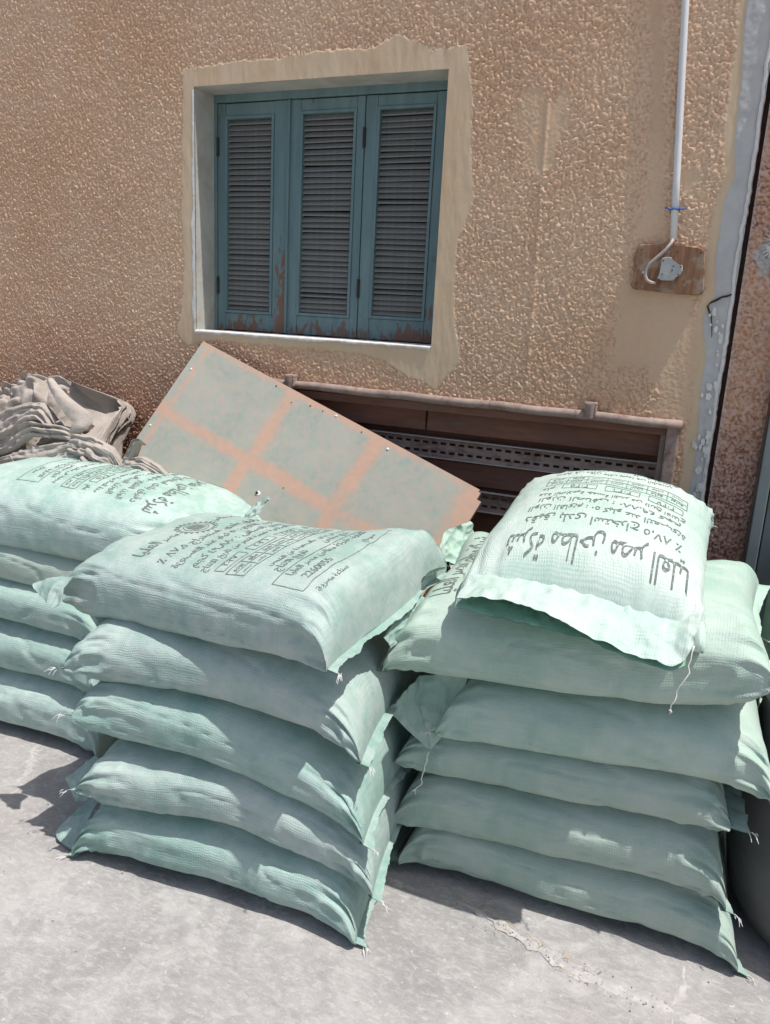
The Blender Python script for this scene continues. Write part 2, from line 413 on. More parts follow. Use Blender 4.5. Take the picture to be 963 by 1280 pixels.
def ridge(pts, w, seed):
    """a low crumbling mortar ridge on the concrete"""
    pts = np.array(pts, float); seg = np.linalg.norm(np.diff(pts, axis=0), axis=1); s = np.concatenate([[0], np.cumsum(seg)])
    n = int(s[-1] / .012); t = np.linspace(0, s[-1], n)
    x = np.interp(t, s, pts[:, 0]) + .012 * fbm(t * 12, t * 0, 0, seed); y = np.interp(t, s, pts[:, 1]) + .012 * fbm(t * 12, t * 0 + 9, 0, seed)
    tx, ty = np.gradient(x), np.gradient(y); L = np.hypot(tx, ty); nx, ny = -ty / L, tx / L
    a = np.linspace(-1, 1, 15)
    ww = w * (.8 + .5 * vnoise(t * 30, t * 0, 0, seed + 3) + .3 * vnoise(t * 90, t * 0, 0, seed + 4)) * np.minimum(1, np.minimum(t, s[-1] - t) / .06 + .05)
    X = x[:, None] + nx[:, None] * a * ww[:, None]; Y = y[:, None] + ny[:, None] * a * ww[:, None]
    Z = -.004 + (1 - a ** 2) * .0062 * (.62 + .9 * fbm(X * 55, Y * 55, 0, seed, 3)) * np.minimum(1, ww / w * 1.5)[:, None]
    return np.stack([X, Y, Z], -1).reshape(-1, 3), grid_quads(n, 15)
rv, rq, off = [], [], 0
for pts, w, sd in (([(-.50, 1.86), (-.42, 1.842), (-.338, 1.812), (-.222, 1.783), (-.135, 1.752), (-.036, 1.745), (.077, 1.735), (.20, 1.75)], .020, 1),
                   ([(.075, 1.745), (.088, 1.80), (.092, 1.86), (.10, 1.92)], .016, 2), ([(.085, 1.73), (.10, 1.6), (.09, 1.45)], .012, 3)):
    v, q = ridge(pts, w, sd); rv.append(v); rq.append(q + off); off += len(v)
tag(mesh_np('mortar_ridge', np.concatenate(rv), np.concatenate(rq), M['ridge']), 'gritty line of old mortar crossing the concrete before the right stack', None, None, 'structure')

# ------------------------------------------------------------------ house wall
house = empty('house_front', (-1.6, YW, 0), 'tan roughcast house front with teal shuttered window and low iron grille', 'building')
OX0, OX1, OZ0, OZ1 = -2.158, -1.076, 1.464, 2.419       # window opening
VX0, VX1, VZ0, VZ1 = -1.93, -.155, .55, 1.262             # cellar opening
JX = -.045
def lin(*br):
    out = []
    for (a, b, st) in br: out.append(np.linspace(a, b, max(2, int(round((b - a) / st)) + 1))[:-1])
    return np.concatenate(out + [[br[-1][1]]])
D = .0034
wx = lin((-6, -3.7, .1), (-3.7, OX0, D), (OX0, VX0, D), (VX0, OX1, D), (OX1, VX1, D), (VX1, JX, D))
wz = lin((-.02, VZ0, .06), (VZ0, .72, .04), (.72, VZ1, D), (VZ1, OZ0, D), (OZ0, OZ1, D), (OZ1, 2.86, D), (2.86, 4.0, .08))
WX, WZ = np.meshgrid(wx, wz, indexing='ij')

def roughcast(X, Z, seed):
    """thrown-on plaster: clotted grains with hollows between them"""
    wxx = X + .004 * vnoise(X * 90, Z * 90, 0, seed + 50); wzz = Z + .004 * vnoise(X * 90, Z * 90, 5, seed + 51)
    def grains(sc, sd):
        gx_, gz_ = wxx * sc, wzz * sc * 1.12
        ix, iz = np.floor(gx_).astype(np.int64), np.floor(gz_).astype(np.int64); best = np.zeros_like(gx_)
        for dx in (-1, 0, 1):
            for dz in (-1, 0, 1):
                cx1, cz1 = ix + dx, iz + dz
                px = cx1 + .5 + .42 * _hash(cx1, cz1, 1, sd); pz = cz1 + .5 + .42 * _hash(cx1, cz1, 2, sd); k = .78 + .22 * _hash(cx1, cz1, 3, sd)
                r = .62 + .18 * _hash(cx1, cz1, 4, sd)
                d2 = ((gx_ - px) ** 2 + (gz_ - pz) ** 2) / r ** 2
                best = np.maximum(best, k * np.sqrt(np.maximum(0, 1 - d2)))
        return best
    g = grains(98, seed) * .75 + grains(140, seed + 1) * .42 + .16 * vnoise(wxx * 210, wzz * 230, 0, seed + 2)
    return np.clip(g, 0, 1.2)
# hand-trowelled band round the window
topz = np.interp(WX, [-2.25, -2.2, -1.84, -1.53, -1.40, -1.27, -1.2, -1.147, -1.02, -.97], [2.46, 2.491, 2.50, 2.512, 2.50, 2.54, 2.52, 2.482, 2.492, 2.47])
botz = np.interp(WX, [-2.27, -2.2, -2.1, -1.82, -1.448, -1.33, -1.272, -1.167, -1.1, -1.048, -.96, -.93], [1.45, 1.395, 1.43, 1.425, 1.424, 1.415, 1.40, 1.345, 1.335, 1.30, 1.42, 1.5])
lx = np.interp(WZ, [1.39, 1.45, 1.55, 1.75, 2.0, 2.2, 2.49], [-2.2, -2.262, -2.235, -2.22, -2.228, -2.22, -2.213])
rx = np.interp(WZ, [1.30, 1.42, 1.57, 1.7, 1.852, 1.99, 2.2, 2.35, 2.49], [-1.04, -.958, -.985, -.995, -1.0, -.953, -.975, -.985, -1.018])
j1 = .009 * fbm(WX * 26, WZ * 26, 0, 21, 3)
band = sstep(-.004, .004, np.minimum(np.minimum(topz - WZ, WZ - botz), np.minimum(WX - lx, rx - WX)) + j1)
# smoothed patches, conduit and board shade drawn in, pale strip beside the joint
def patch(x0, x1, z0, z1, soft, jit, seed):
    j = jit * fbm(WX * 14, WZ * 14, 0, seed, 4)
    return sstep(0, soft, np.minimum(np.minimum(WX - x0, x1 - WX), np.minimum(WZ - z0, z1 - WZ)) + j)
slant = WX + (WZ - 1.86) * .13
conduit_shade = sstep(0, .02, np.minimum(slant + .34, -.275 - slant) + .03 * fbm(WX * 12, WZ * 9, 0, 31, 4)) * sstep(1.86, 1.9, WZ) * .6  # conduit's shadow put into the plaster as a flatter, redder band
board_shade = patch(-.40, -.165, 1.44, 1.72, .02, .05, 32) * .85  # board's shadow put into the plaster as a flatter, retoned patch
flat3 = patch(-.27, -.1, 1.27, 1.62, .02, .05, 33) * .8
spots = sstep(.50, .62, fbm(WX * 4.2, WZ * 4.2, 0, 36, 4)) * sstep(-1.0, -.7, WX) * .85
cemx = np.interp(WZ, [.9, 1.1, 1.3, 1.5, 1.62, 1.70, 1.79, 1.986, 2.06, 2.2, 2.4, 2.55], [-.105, -.088, -.10, -.108, -.128, -.105, -.118, -.120, -.098, -.115, -.128, -.137])
cem = sstep(-.002, .003, WX - cemx + .006 * fbm(WX * 30, WZ * 12, 0, 41, 4))
beige = sstep(-.006, .006, WX - cemx + .028 + .02 * fbm(WX * 9, WZ * 9, 0, 43, 4))
smooth = np.clip(np.maximum.reduce([band, conduit_shade, board_shade, flat3, spots, beige]), 0, 1)
rc = roughcast(WX, WZ, 5)
worn = .86 + .2 * sstep(-.5, .35, fbm(WX * 3.0, WZ * 3.0, 0, 61, 4))
trowel = .0012 * fbm(WX * 50, WZ * 12, 0, 71, 4) + .001 * fbm(WX * 8, WZ * 8, 0, 72, 3)
relief = rc * (1 - smooth)
hgt = .0078 * rc * worn * (1 - smooth) * sstep(.725, .78, WZ) + smooth * (.0035 + trowel) + .0015 * fbm(WX * 1.5, WZ * 1.5, 0, 73, 2)
hgt = hgt + band * .003 + cem * (.002 + .0015 * fbm(WX * 40, WZ * 40, 0, 75, 3))
# crumbling cement by the joint
crumb = sstep(.15, .3, fbm(WX * 16, WZ * 10, 0, 81, 4) - (JX - WX) * 12 + .45) * sstep(1.72, 1.62, WZ) * cem
hgt = hgt + crumb * (.006 * fbm(WX * 70, WZ * 70, 0, 82, 3))
# straight score line in the plaster right of the window
score = np.abs(WX + .70 + (WZ - 1.6) * .02)
hgt = hgt + .003 * (1 - sstep(.003, .009, score)) * sstep(1.3, 1.6, WZ) * sstep(2.4, 2.25, WZ)
WYv = YW - hgt
keep = np.ones((len(wx) - 1, len(wz) - 1), bool)
cx_, cz_ = (wx[:-1] + wx[1:]) / 2, (wz[:-1] + wz[1:]) / 2
CX, CZ = np.meshgrid(cx_, cz_, indexing='ij')
keep &= ~((CX > OX0) & (CX < OX1) & (CZ > OZ0) & (CZ < OZ1))
keep &= ~((CX > VX0) & (CX < VX1) & (CZ > VZ0) & (CZ < VZ1))
q = grid_quads(len(wx), len(wz))[keep.ravel()]
wall = mesh_np('plaster_wall', np.stack([WX, WYv, WZ], -1).reshape(-1, 3), q[:, ::-1], M['plaster'], house)
set_attr(wall.data, 'relief', relief)
set_attr(wall.data, 'smooth_area', smooth * (1 - .55 * np.maximum.reduce([conduit_shade, board_shade, flat3, spots])))
set_attr(wall.data, 'cement', cem)
set_attr(wall.data, 'stain_shade', np.clip(sstep(.35, -.35, (WZ - 1.24) + .16 * fbm(WX * 5, WZ * 5, 0, 91, 4)) * .9 * (1 - .5 * sstep(-1.7, -1.0, WX)) + .5 * conduit_shade * sstep(1.9, 2.4, WZ), 0, 1))  # low stain on the wall, plus the conduit's painted shade higher up

# window reveal, whitewashed, with a chipped white left edge
RD = .13
b = Bm()
b.box(OX0 - .05, OX0, YW - .0005, YW + RD + .05, OZ0 - .05, OZ1 + .05)
b.box(OX1, OX1 + .05, YW - .0005, YW + RD + .05, OZ0 - .05, OZ1 + .05)
b.box(OX0, OX1, YW - .0005, YW + RD + .05, OZ1, OZ1 + .05)
b.build('window_reveal', M['reveal'], house)
ns = 180; xs = np.linspace(OX0 - .004, OX1 - .003, ns); a = np.linspace(0, 1, 12)
lipz = OZ0 - .006 - .010 * np.clip(.3 + fbm(xs * 14, xs * 0, 0, 55, 4), 0, 1)
prof_y = np.interp(a, [0, .25, .45, 1], [-.0085, -.011, -.007, RD + .03]); 
SX = np.repeat(xs[:, None], 12, 1); SY = YW + prof_y[None, :] - .0015 * fbm(SX * 60, a[None, :] * 4 + 0 * SX, 0, 56, 3)
SZ = np.where(a[None, :] < .44, lipz[:, None] + (OZ0 + .003 - lipz[:, None]) * np.minimum(1, a[None, :] / .42), OZ0 + .004 + .0012 * fbm(SX * 30, SY * 30, 0, 57, 3))
sill = mesh_np('window_sill', np.stack([SX, SY, SZ], -1).reshape(-1, 3), grid_quads(ns, 12), M['white_chip'], house)
# ragged white plaster edge left of the opening
n = 150; zz = np.linspace(OZ0 - .005, OZ1 - .01, n); a = np.linspace(0, 1, 6)
wl = .014 + .018 * np.clip(fbm(zz * 9, zz * 0, 0, 4, 4) + .3, 0, 1) * sstep(2.3, 1.9, zz) + .004 * fbm(zz * 60, zz * 0, 0, 5, 2)
X = OX0 + .0005 - wl[:, None] * a; Yq = YW - .0075 - .0022 * np.sin(np.pi * a)[None, :] - .003 * fbm(X * 90, zz[:, None] + 0 * X, 0, 6, 2) + .012 * (a[None, :] > .99)
mesh_np('chipped_edge', np.stack([X, Yq, zz[:, None] + 0 * X], -1).reshape(-1, 3), grid_quads(n, 6), M['white_chip'], house)

# teal window frame
FY = YW + RD
b = Bm()
b.box(OX0, OX1, FY - .004, FY + .05, OZ1 - .030, OZ1 + .01, .003)
b.build('window_head', M['teal'], house)
b = Bm(); b.box(OX0, OX0 + .014, FY - .002, FY + .05, OZ0 + .004, OZ1 - .03, .002); b.build('window_jamb', M['teal'], house); b = Bm()
b.box(OX1 - .03, OX1, FY - .002, FY + .05, OZ0 + .004, OZ1 - .03, .002)
b.build('window_jamb', M['teal'], house)
b = Bm(); b.box(OX0, OX1, FY + .065, FY + .075, OZ0, OZ1)
b.build('window_back', M['black'], house)

slat_mesh = None
def make_shutter(x0, x1, px0, px1, z0, z1, pz0, pz1, wear):
    global slat_mesh
    b = Bm(); y0, y1 = FY + .002, FY + .036
    b.box(x0, px0 - .012, y0, y1, z0, z1, .003); b.box(px1 + .012, x1, y0, y1, z0, z1, .003)
    b.box(px0 - .0118, px1 + .0118, y0 + .0015, y1, pz1 + .012, z1 - .001, .003); b.box(px0 - .0118, px1 + .0118, y0 + .0015, y1, z0 + .001, pz0 - .012, .003)
    bmesh.ops.subdivide_edges(b.bm, edges=[e for e in b.bm.edges if e.calc_length() > .2], cuts=16)
    sh = b.build('shutter', M['teal'], house)
    co = np.empty(len(sh.data.vertices) * 3, np.float32); sh.data.vertices.foreach_get('co', co); co = co.reshape(-1, 3)
    wv = np.exp(-(co[:, 2] - z0) / .06) * .55 + .12 + .25 * vnoise(co[:, 0] * 9, co[:, 2] * 3, 0, 77)
    if wear == 1: wv = wv + .75 * (co[:, 0] > x1 - .06) * np.exp(-((co[:, 2] - z0) / .42) ** 2)
    set_attr(sh.data, 'wear', wv)
    # moulded bead round the louvres
    b = Bm()
    for (u0, u1, w0, w1) in ((px0 - .0117, px0, pz0 - .0117, pz1 + .0117), (px1, px1 + .0117, pz0 - .0117, pz1 + .0117)):
        b.box(u0, u1, y0 - .004, y1 - .008, w0, w1, .002)
    for (w0, w1) in ((pz0 - .0115, pz0), (pz1, pz1 + .0115)): b.box(px0 + .0002, px1 - .0002, y0 - .0035, y1 - .008, w0, w1, .002)
    bead = b.build('louvre_bead', M['teal'], sh)
    nsl = 36; pitch = (pz1 - pz0) / nsl
    if slat_mesh is None:
        b = Bm(); rot = Matrix.Rotation(math.radians(46), 3, 'X')
        b.box(-.5, .5, -.0118, .0118, -.003, .003, rot=None)
        for v in b.bm.verts: v.co = rot @ v.co
        me = bpy.data.meshes.new('slat'); bmesh.ops.recalc_face_normals(b.bm, faces=b.bm.faces); b.bm.to_mesh(me); me.materials.append(M['slat']); slat_mesh = me
    rr = random.Random(int(px0 * 1000))
    for k in range(nsl):
        o = bpy.data.objects.new('slat', slat_mesh); COL.objects.link(o); o.parent = sh
        o.matrix_parent_inverse = Matrix.Translation(-Vector(house.location)) if False else Matrix.Identity(4)
        o.location = Vector(((px0 + px1) / 2, y0 + .016 + rr.uniform(-.001, .001), pz0 + (k + .5) * pitch + rr.uniform(-.0012, .0012)))
        o.rotation_euler = (rr.uniform(-.09, .09) - (.25 if rr.random() < .05 else 0), rr.uniform(-.012, .012), 0)
        o.scale = (px1 - px0 + .004, 1, 1)
    return sh
z0, z1 = OZ0 + .008, OZ1 - .033
sh1 = make_shutter(OX0 + .016, -1.799, -2.093, -1.878, z0, z1, 1.557, 2.325, 1)
sh2 = make_shutter(-1.794, -1.460, -1.732, -1.506, z0, z1, 1.562, 2.331, 0)
sh3 = make_shutter(-1.456, -1.108, -1.394, -1.176, z0, z1, 1.567, 2.333, 0)
for sh, x, zs in ((sh1, OX0 + .019, (1.66, 2.22)), (sh3, -1.458, (1.67, 2.235))):
    for z in zs:
        b = Bm(); b.box(x - .006, x + .006, FY - .003, FY + .004, z - .035, z + .035, .001); b.tube([(x, FY - .003, z - .037), (x, FY - .003, z + .037)], .005, 8)
        b.build('hinge', M['old_iron'], sh)
b = Bm(); b.box(-1.80, -1.788, FY - .008, FY + .004, z0, z1, .003); b.build('closing_batten', M['teal'], sh1)

# cellar opening: iron frame, top pipe, slotted rails, dark boards
b = Bm()
b.box(VX0 - .05, VX0, YW - .001, YW + .14, VZ0 - .05, VZ1 + .03); b.box(VX0, VX1, YW, YW + .14, VZ1, VZ1 + .03)
b.box(VX0, VX1, YW, YW + .14, VZ0 - .05, VZ0)
b.build('vent_reveal', M['dark_wood'], house)
vent = Bm()
vent.box(VX1 - .038, VX1 + .004, YW - .022, YW + .05, VZ0, VZ1 - .002, .006)
vent.box(VX1 - .058, VX1 - .040, YW + .01, YW + .06, VZ0, VZ1 - .02, .003)
vf = vent.build('vent_frame', M['dusty_pipe'], house)
b = Bm(); pts = [(VX0 - .02 + (VX1 - VX0 + .03) * k / 14, YW - .018 - .002 * math.sin(k * 1.7), 1.268 + .0025 * math.sin(k * 2.3) - .014 * k / 14 + .01) for k in range(15)]
b.tube(pts, .017, 14); b.build('top_pipe', M['dusty_pipe'], house, smooth=True)
b = Bm(); b.box(VX0, VX1 + .01, YW - .004, YW + .06, 1.222, 1.255, .004); b.build('vent_head', M['dark_wood'], house)
for x in (-1.672, -.455):
    b = Bm(); b.tube([(x, YW - .034, 1.262), (x, YW - .036, 1.312)], [.017, .019], 12); b.box(x - .022, x + .022, YW - .045, YW, 1.305, 1.316, .003); b.box(x + .016, x + .022, YW - .045, YW - .01, 1.27, 1.305, .002)
    b.build('hinge_lug', M['dusty_pipe'], house)
def rail(zt, h):
    """perforated steel angle: a strip with two rows of real slots, a lip above and below"""
    x0, x1 = VX0 + .005, VX1 - .06
    b = Bm(); y = YW + .085
    rows = [(0, .016), (.016, .026), (.026, h - .026), (h - .026, h - .016), (h - .016, h)]
    n = int((x1 - x0) / .038)
    for k in range(n):
        a0 = x0 + k * (x1 - x0) / n; a1 = x0 + (k + 1) * (x1 - x0) / n; m0 = a0 + .007; m1 = a1 - .007
        for r, (r0, r1) in enumerate(rows):
            cells = [(a0, m0), (m0, m1), (m1, a1)]
            for ci, (c0, c1) in enumerate(cells):
                if r in (1, 3) and ci == 1: continue
                vs = [b.bm.verts.new((c0, y - .012 * 0, zt - r0)), b.bm.verts.new((c1, y, zt - r0)), b.bm.verts.new((c1, y, zt - r1)), b.bm.verts.new((c0, y, zt - r1))]
                b.bm.faces.new(vs)
    bmesh.ops.remove_doubles(b.bm, verts=b.bm.verts, dist=.0003)
    r = bmesh.ops.extrude_face_region(b.bm, geom=list(b.bm.faces))
    bmesh.ops.translate(b.bm, verts=[v for v in r['geom'] if isinstance(v, bmesh.types.BMVert)], vec=(0, .003, 0))
    o = b.build('slotted_rail', M['rail'], house)
    l = Bm(); l.box(x0, x1, y - .022, y - .0004, zt - .0003, zt + .0035, .001); l.box(x0, x1, y - .012, y - .0004, zt - h - .0035, zt - h + .0003, .001)
    l.build('rail_lip', M['pvc_lip'] if 'pvc_lip' in M else M['rail'], o)
M['pvc_lip'] = mat_simple('worn_bright_steel', (.50, .45, .42), .7, .15, 40, .1, .001)
for zt in (1.108, .915, .70): rail(zt, .078)
b = Bm(); b.box(VX0, VX1 - .03, YW + .125, YW + .14, VZ0, VZ1); b.build('back_board', M['dark_wood'], house)
for k, (x0, x1) in enumerate(((VX0 + .01, -1.10), (-1.092, VX1 - .06))):
    b = Bm(); b.box(x0, x1, YW + .045, YW + .06, 1.14, 1.222, .003); b.build('cross_board', M['dark_wood'], house)
b = Bm(); b.box(VX0 + .01, VX1 - .06, YW + .1, YW + .115, .93, 1.02, .003); b.build('cross_board', M['dark_wood'], house)

# expansion joint and mouldings beside the neighbour's wall
b = Bm(); b.box(JX, JX + .016, YW + .03, YW + .05, -.02, 4.0); b.build('joint_filler', M['crack'], house)
nj = 260; zz = np.linspace(-.02, 4.0, nj); a = np.linspace(0, 1, 5)
wig = .005 * fbm(zz * 8, zz * 0, 0, 301, 4) + .0025 * fbm(zz * 70, zz * 0, 0, 303, 2)
X = JX - .012 + .014 * a[None, :] + wig[:, None]; Yq = YW - .008 - .004 * np.sin(np.pi * a)[None, :] - .002 * fbm(zz[:, None] * 40, a[None, :] * 3, 0, 302, 3) + .05 * (a[None, :] > .99)
mesh_np('joint_edge', np.stack([X, Yq, zz[:, None] + 0 * X], -1).reshape(-1, 3), grid_quads(nj, 5)[:, ::-1], M['white_chip'], house)

# conduit, cable, blue tie, junction board
cond = empty('electrical_conduit', (-.26, YW - .02, 1.86), 'white plastic conduit running up the wall into a wooden board', 'conduit')
cx0 = lambda z: -.254 - .0835 * (z - 1.863)
b = Bm(); b.tube([(cx0(z), YW - .019, z) for z in np.linspace(1.862, 3.9, 12)], .0115, 14); b.build('pipe', M['pvc'], cond, True)
b = Bm(); z = 1.955
b.tube([(cx0(z) + .0155 * math.cos(t), YW - .019 + .0155 * math.sin(t), z + .002 * math.sin(3 * t)) for t in np.linspace(0, 2 * math.pi, 20)], .0032, 6, False)
b.tube([(cx0(z) - .012, YW - .035, z), (cx0(z) - .03, YW - .02, z + .006)], .003, 6); b.tube([(cx0(z) + .012, YW - .035, z), (cx0(z) + .03, YW - .02, z + .004)], .003, 6)
b.build('blue_tie', M['blue_tie'], cond, True)
bd = empty('wooden_socket_board', (-.26, YW - .02, 1.70), 'weathered wooden board with a broken grey socket plate at the conduit foot', 'board')
poly = [(-.362, 1.837), (-.356, 1.845), (-.30, 1.846), (-.22, 1.842), (-.165, 1.838), (-.152, 1.828), (-.139, 1.712), (-.140, 1.70), (-.150, 1.692), (-.22, 1.692), (-.30, 1.699), (-.358, 1.702), (-.369, 1.712), (-.366, 1.75), (-.370, 1.80)]
b = Bm(); b.prism(poly, YW - .034, YW - .008, lambda u, v, w: (u, w, v))
bmesh.ops.bevel(b.bm, geom=[e for e in b.bm.edges], offset=.003, segments=1, affect='EDGES')
bmesh.ops.triangulate(b.bm, faces=[f for f in b.bm.faces if len(f.verts) > 4]); bmesh.ops.subdivide_edges(b.bm, edges=[e for e in b.bm.edges if e.calc_length() > .02], cuts=2)
pb = b.build('plank', M['wood'], bd)
co = np.array([v.co for v in pb.data.vertices]); set_attr(pb.data, 'wear', .42 * np.exp(-np.minimum(np.minimum(np.abs(co[:, 2] - 1.69), np.abs(co[:, 2] - 1.845)), np.minimum(np.abs(co[:, 0] + .145), np.abs(co[:, 0] + .368))) / .012) - .1)
poly = [(-.281, 1.79), (-.279, 1.802), (-.270, 1.806), (-.252, 1.806), (-.246, 1.796), (-.226, 1.783), (-.214, 1.782), (-.211, 1.765), (-.216, 1.752), (-.230, 1.745), (-.236, 1.733), (-.272, 1.733), (-.287, 1.739), (-.280, 1.752)]
b = Bm(); b.prism(poly, YW - .050, YW - .0343, lambda u, v, w: (u, w, v)); bmesh.ops.bevel(b.bm, geom=list(b.bm.edges), offset=.0015, segments=1, affect='EDGES')
sp = b.build('socket_plate', M['socket'], bd)
for (x, z) in ((-.274, 1.795), (-.272, 1.752), (-.219, 1.777), (-.222, 1.752), (-.2405, 1.778), (-.243, 1.765)):
    Bm().tube([(x, YW - .0515, z), (x, YW - .049, z)], .0022, 8).build('screw_hole', M['black'], sp)
for (x, z) in ((-.348, 1.828), (-.352, 1.722), (-.165, 1.822), (-.235, 1.824), (-.36, 1.776)):
    Bm().tube([(x, YW - .0352, z), (x, YW - .033, z)], .0022, 8).build('nail_hole', M['black'], pb)
b = Bm()
cp = [(-.2545, 1.866), (-.258, 1.848), (-.272, 1.828), (-.296, 1.804), (-.315, 1.786), (-.325, 1.766), (-.325, 1.747), (-.318, 1.732), (-.304, 1.725), (-.29, 1.725)]
b.tube([(x, YW - (.021 if k == 0 else .046 if k < 9 else .040), z) for k, (x, z) in enumerate(cp)], .0052, 8)
b.tube([(-.325, YW - .04, 1.752), (-.334, YW - .038, 1.756), (-.338, YW - .036, 1.752)], .004, 6)
b.build('cable', M['cable'], cond, True)

# ------------------------------------------------------------------ neighbour: red wall, steel door
nb = empty('neighbour_wall', (.05, YW, 0), 'brick-red roughcast wall strip between the joint and a steel door', 'wall')
nx = lin((JX + .016, .108, .0042)); nz = lin((-.02, .6, .05), (.6, 2.6, .0046), (2.6, 4.0, .08))
NX, NZ = np.meshgrid(nx, nz, indexing='ij')
rc2 = roughcast(NX, NZ, 15)
lowz = .775 + .012 * fbm(NX * 20, NZ * 0, 0, 96, 3)
cutm = sstep(-.004, .004, NZ - lowz)
ledges = np.maximum.reduce([np.exp(-((NZ - zc - .01 * fbm(NX * 15, NZ * 0, 0, 97, 2)) / .008) ** 2) for zc in (.985, 1.06, 1.38)])
hgt2 = cutm * (.018 * rc2 * (.5 + .5 * sstep(-.4, .3, fbm(NX * 6, NZ * 6, 0, 98, 3))) + .007 * ledges + .004) + (1 - cutm) * (.002 + .001 * fbm(NX * 30, NZ * 30, 0, 99, 3))
edge = np.exp(-np.abs(NX - nx[0]) / .006)
rw = mesh_np('red_plaster_face', np.stack([NX, YW - hgt2 - .004 * edge, NZ], -1).reshape(-1, 3), grid_quads(len(nx), len(nz))[:, ::-1], M['red_plaster'], nb)
set_attr(rw.data, 'relief', rc2 * cutm); set_attr(rw.data, 'smooth_area', (1 - cutm))
splash = sstep(.075, .02, np.hypot(NX - .055, (NZ - 1.83) * .75) + .05 * fbm(NX * 40, NZ * 40, 0, 100, 4))
set_attr(rw.data, 'cement', np.maximum(splash, edge * .6)); set_attr(rw.data, 'stain_shade', sstep(1.42, 1.15, NZ + .1 * fbm(NX * 9, NZ * 9, 0, 101, 4)))
# pale brush-like dab of lime on the red wall
b = Bm(); rr = random.Random(3)
for k in range(70):
    t = rr.uniform(1.7, 4.6); L = rr.uniform(.012, .05); s = Vector((.052 + rr.uniform(-.012, .012), YW - .018, 1.845 + rr.uniform(-.018, .018)))
    d = Vector((math.cos(t), -.12, math.sin(t)))
    b.tube([s, s + d * L * .6, s + d * L + Vector((0, .006, 0))], [.0022, .0016, .0006], 5)
b.build('lime_splash', M['white_chip'], nb)
door = empty('steel_door', (.5, YW - .05, 0), 'slate grey steel door with a lighter frame at the right edge', 'door')
b = Bm(); b.box(.106, .114, YW - .052, YW + .05, .0, 2.7, .002); b.build('edge_strip', M['brown_edge'], door)
b = Bm(); b.box(.1145, .150, YW - .058, YW + .05, 0, 2.7, .004); b.build('door_frame', M['door_frame'], door)
b = Bm(); b.box(.1505, .20, YW - .006, YW + .05, 0, 2.7); b.build('gap_backing', M['crack'], door)  # dark backing added behind the gap so no light shows through
b = Bm(); b.box(.1535, 1.05, YW - .052, YW - .01, .02, 2.66, .003)
b.box(.30, .95, YW - .056, YW - .0525, .3, 1.2, .006); b.box(.30, .95, YW - .056, YW - .0525, 1.4, 2.5, .006)
dl = b.build('door_leaf', M['door'], door)
b = Bm(); b.tube([(.92, YW - .06, 1.1), (.92, YW - .10, 1.1), (.84, YW - .10, 1.1)], .01, 10); b.build('handle', M['iron'], dl)
b = Bm(); b.box(1.054, 1.1, YW - .058, YW + .05, 0, 2.7, .004); b.build('door_frame', M['door_frame'], door)
b = Bm(); b.box(1.104, 5, YW - .01, YW + .2, -.02, 4); b.box(.106, 1.1035, YW - .01, YW + .2, 2.703, 4); b.build('side_wall', M['reveal'], nb)

# ------------------------------------------------------------------ leaning panel
pan = empty('leaning_panel', (-1.2, 2.3, 0), 'grey-green painted panel with orange lines leaning against the wall under the window', 'panel')
cpos = np.array([0, 0, 1.6])
A = np.array([-2.085, 2.845, 1.425])                     # top left corner, against the wall
ux = np.array([1.318, -.115, -.455]); Lp = np.linalg.norm(ux); ux = ux / Lp
dn = np.array([-.20, -.47, -.80]); dn = dn - ux * dn.dot(ux); dn = dn / np.linalg.norm(dn)
nr = np.cross(ux, dn); nr = nr if nr[1] < 0 else -nr
Hp = 1.1
us = np.linspace(0, Lp, 150); vs = np.linspace(0, Hp, 120)
U, V = np.meshgrid(us, vs, indexing='ij')
chip = .004 * fbm(U * 30, V * 30, 0, 201, 3)
Wv = .0012 * fbm(U * 6, V * 6, 0, 202, 3)
pts = A + U[..., None] * ux + V[..., None] * dn + Wv[..., None] * nr
back = A + U[..., None] * ux + V[..., None] * dn - .016 * nr
nn = U.size
q1 = grid_quads(150, 120); q2 = grid_quads(150, 120, off=nn)[:, ::-1]
# chipped upper right corner
ck = ((U[:-1, :-1] - Lp + .06) * .9 - V[:-1, :-1] * 1.0 > .018 + .012 * vnoise(U[:-1, :-1] * 50, V[:-1, :-1] * 50, 0, 7)).ravel()
q1, q2 = q1[~ck], q2[~ck]
def rim_quads(q):
    e = {}
    for f in q:
        for k in range(4):
            a_, b_ = int(f[k]), int(f[(k + 1) % 4]); key = (min(a_, b_), max(a_, b_)); e[key] = None if key in e else (a_, b_)
    return [(b_, a_, a_ + nn, b_ + nn) for v in e.values() if v for a_, b_ in (v,)]
qq = np.concatenate([q1, q2, np.array(rim_quads(q1))])
po = mesh_np('board', np.concatenate([pts.reshape(-1, 3), back.reshape(-1, 3)]), qq, M['panel'], pan, smooth=False)
def line(d, w): return np.exp(-(d / w) ** 2)
Uw = U + .008 * fbm(U * 9, V * 9, 0, 203, 3); Vw = V + .008 * fbm(U * 9, V * 9, 0, 204, 3)
st = np.maximum.reduce([line(Vw - .335, .036), line(Uw - .50, .042) , line(Uw - .93, .046), line(Vw - .005, .024) * .9, line(Uw - .045, .022) * .7, line(Uw - Lp + .02, .085) * 1.25, line(Vw - .80, .026)])
st = st * (.95 + .5 * fbm(U * 5, V * 5, 0, 205, 4))
set_attr(po.data, 'stripe', np.concatenate([st.ravel(), st.ravel()]))
def onpan(u, v, w=0): return Vector(A + u * ux + v * dn + w * nr)
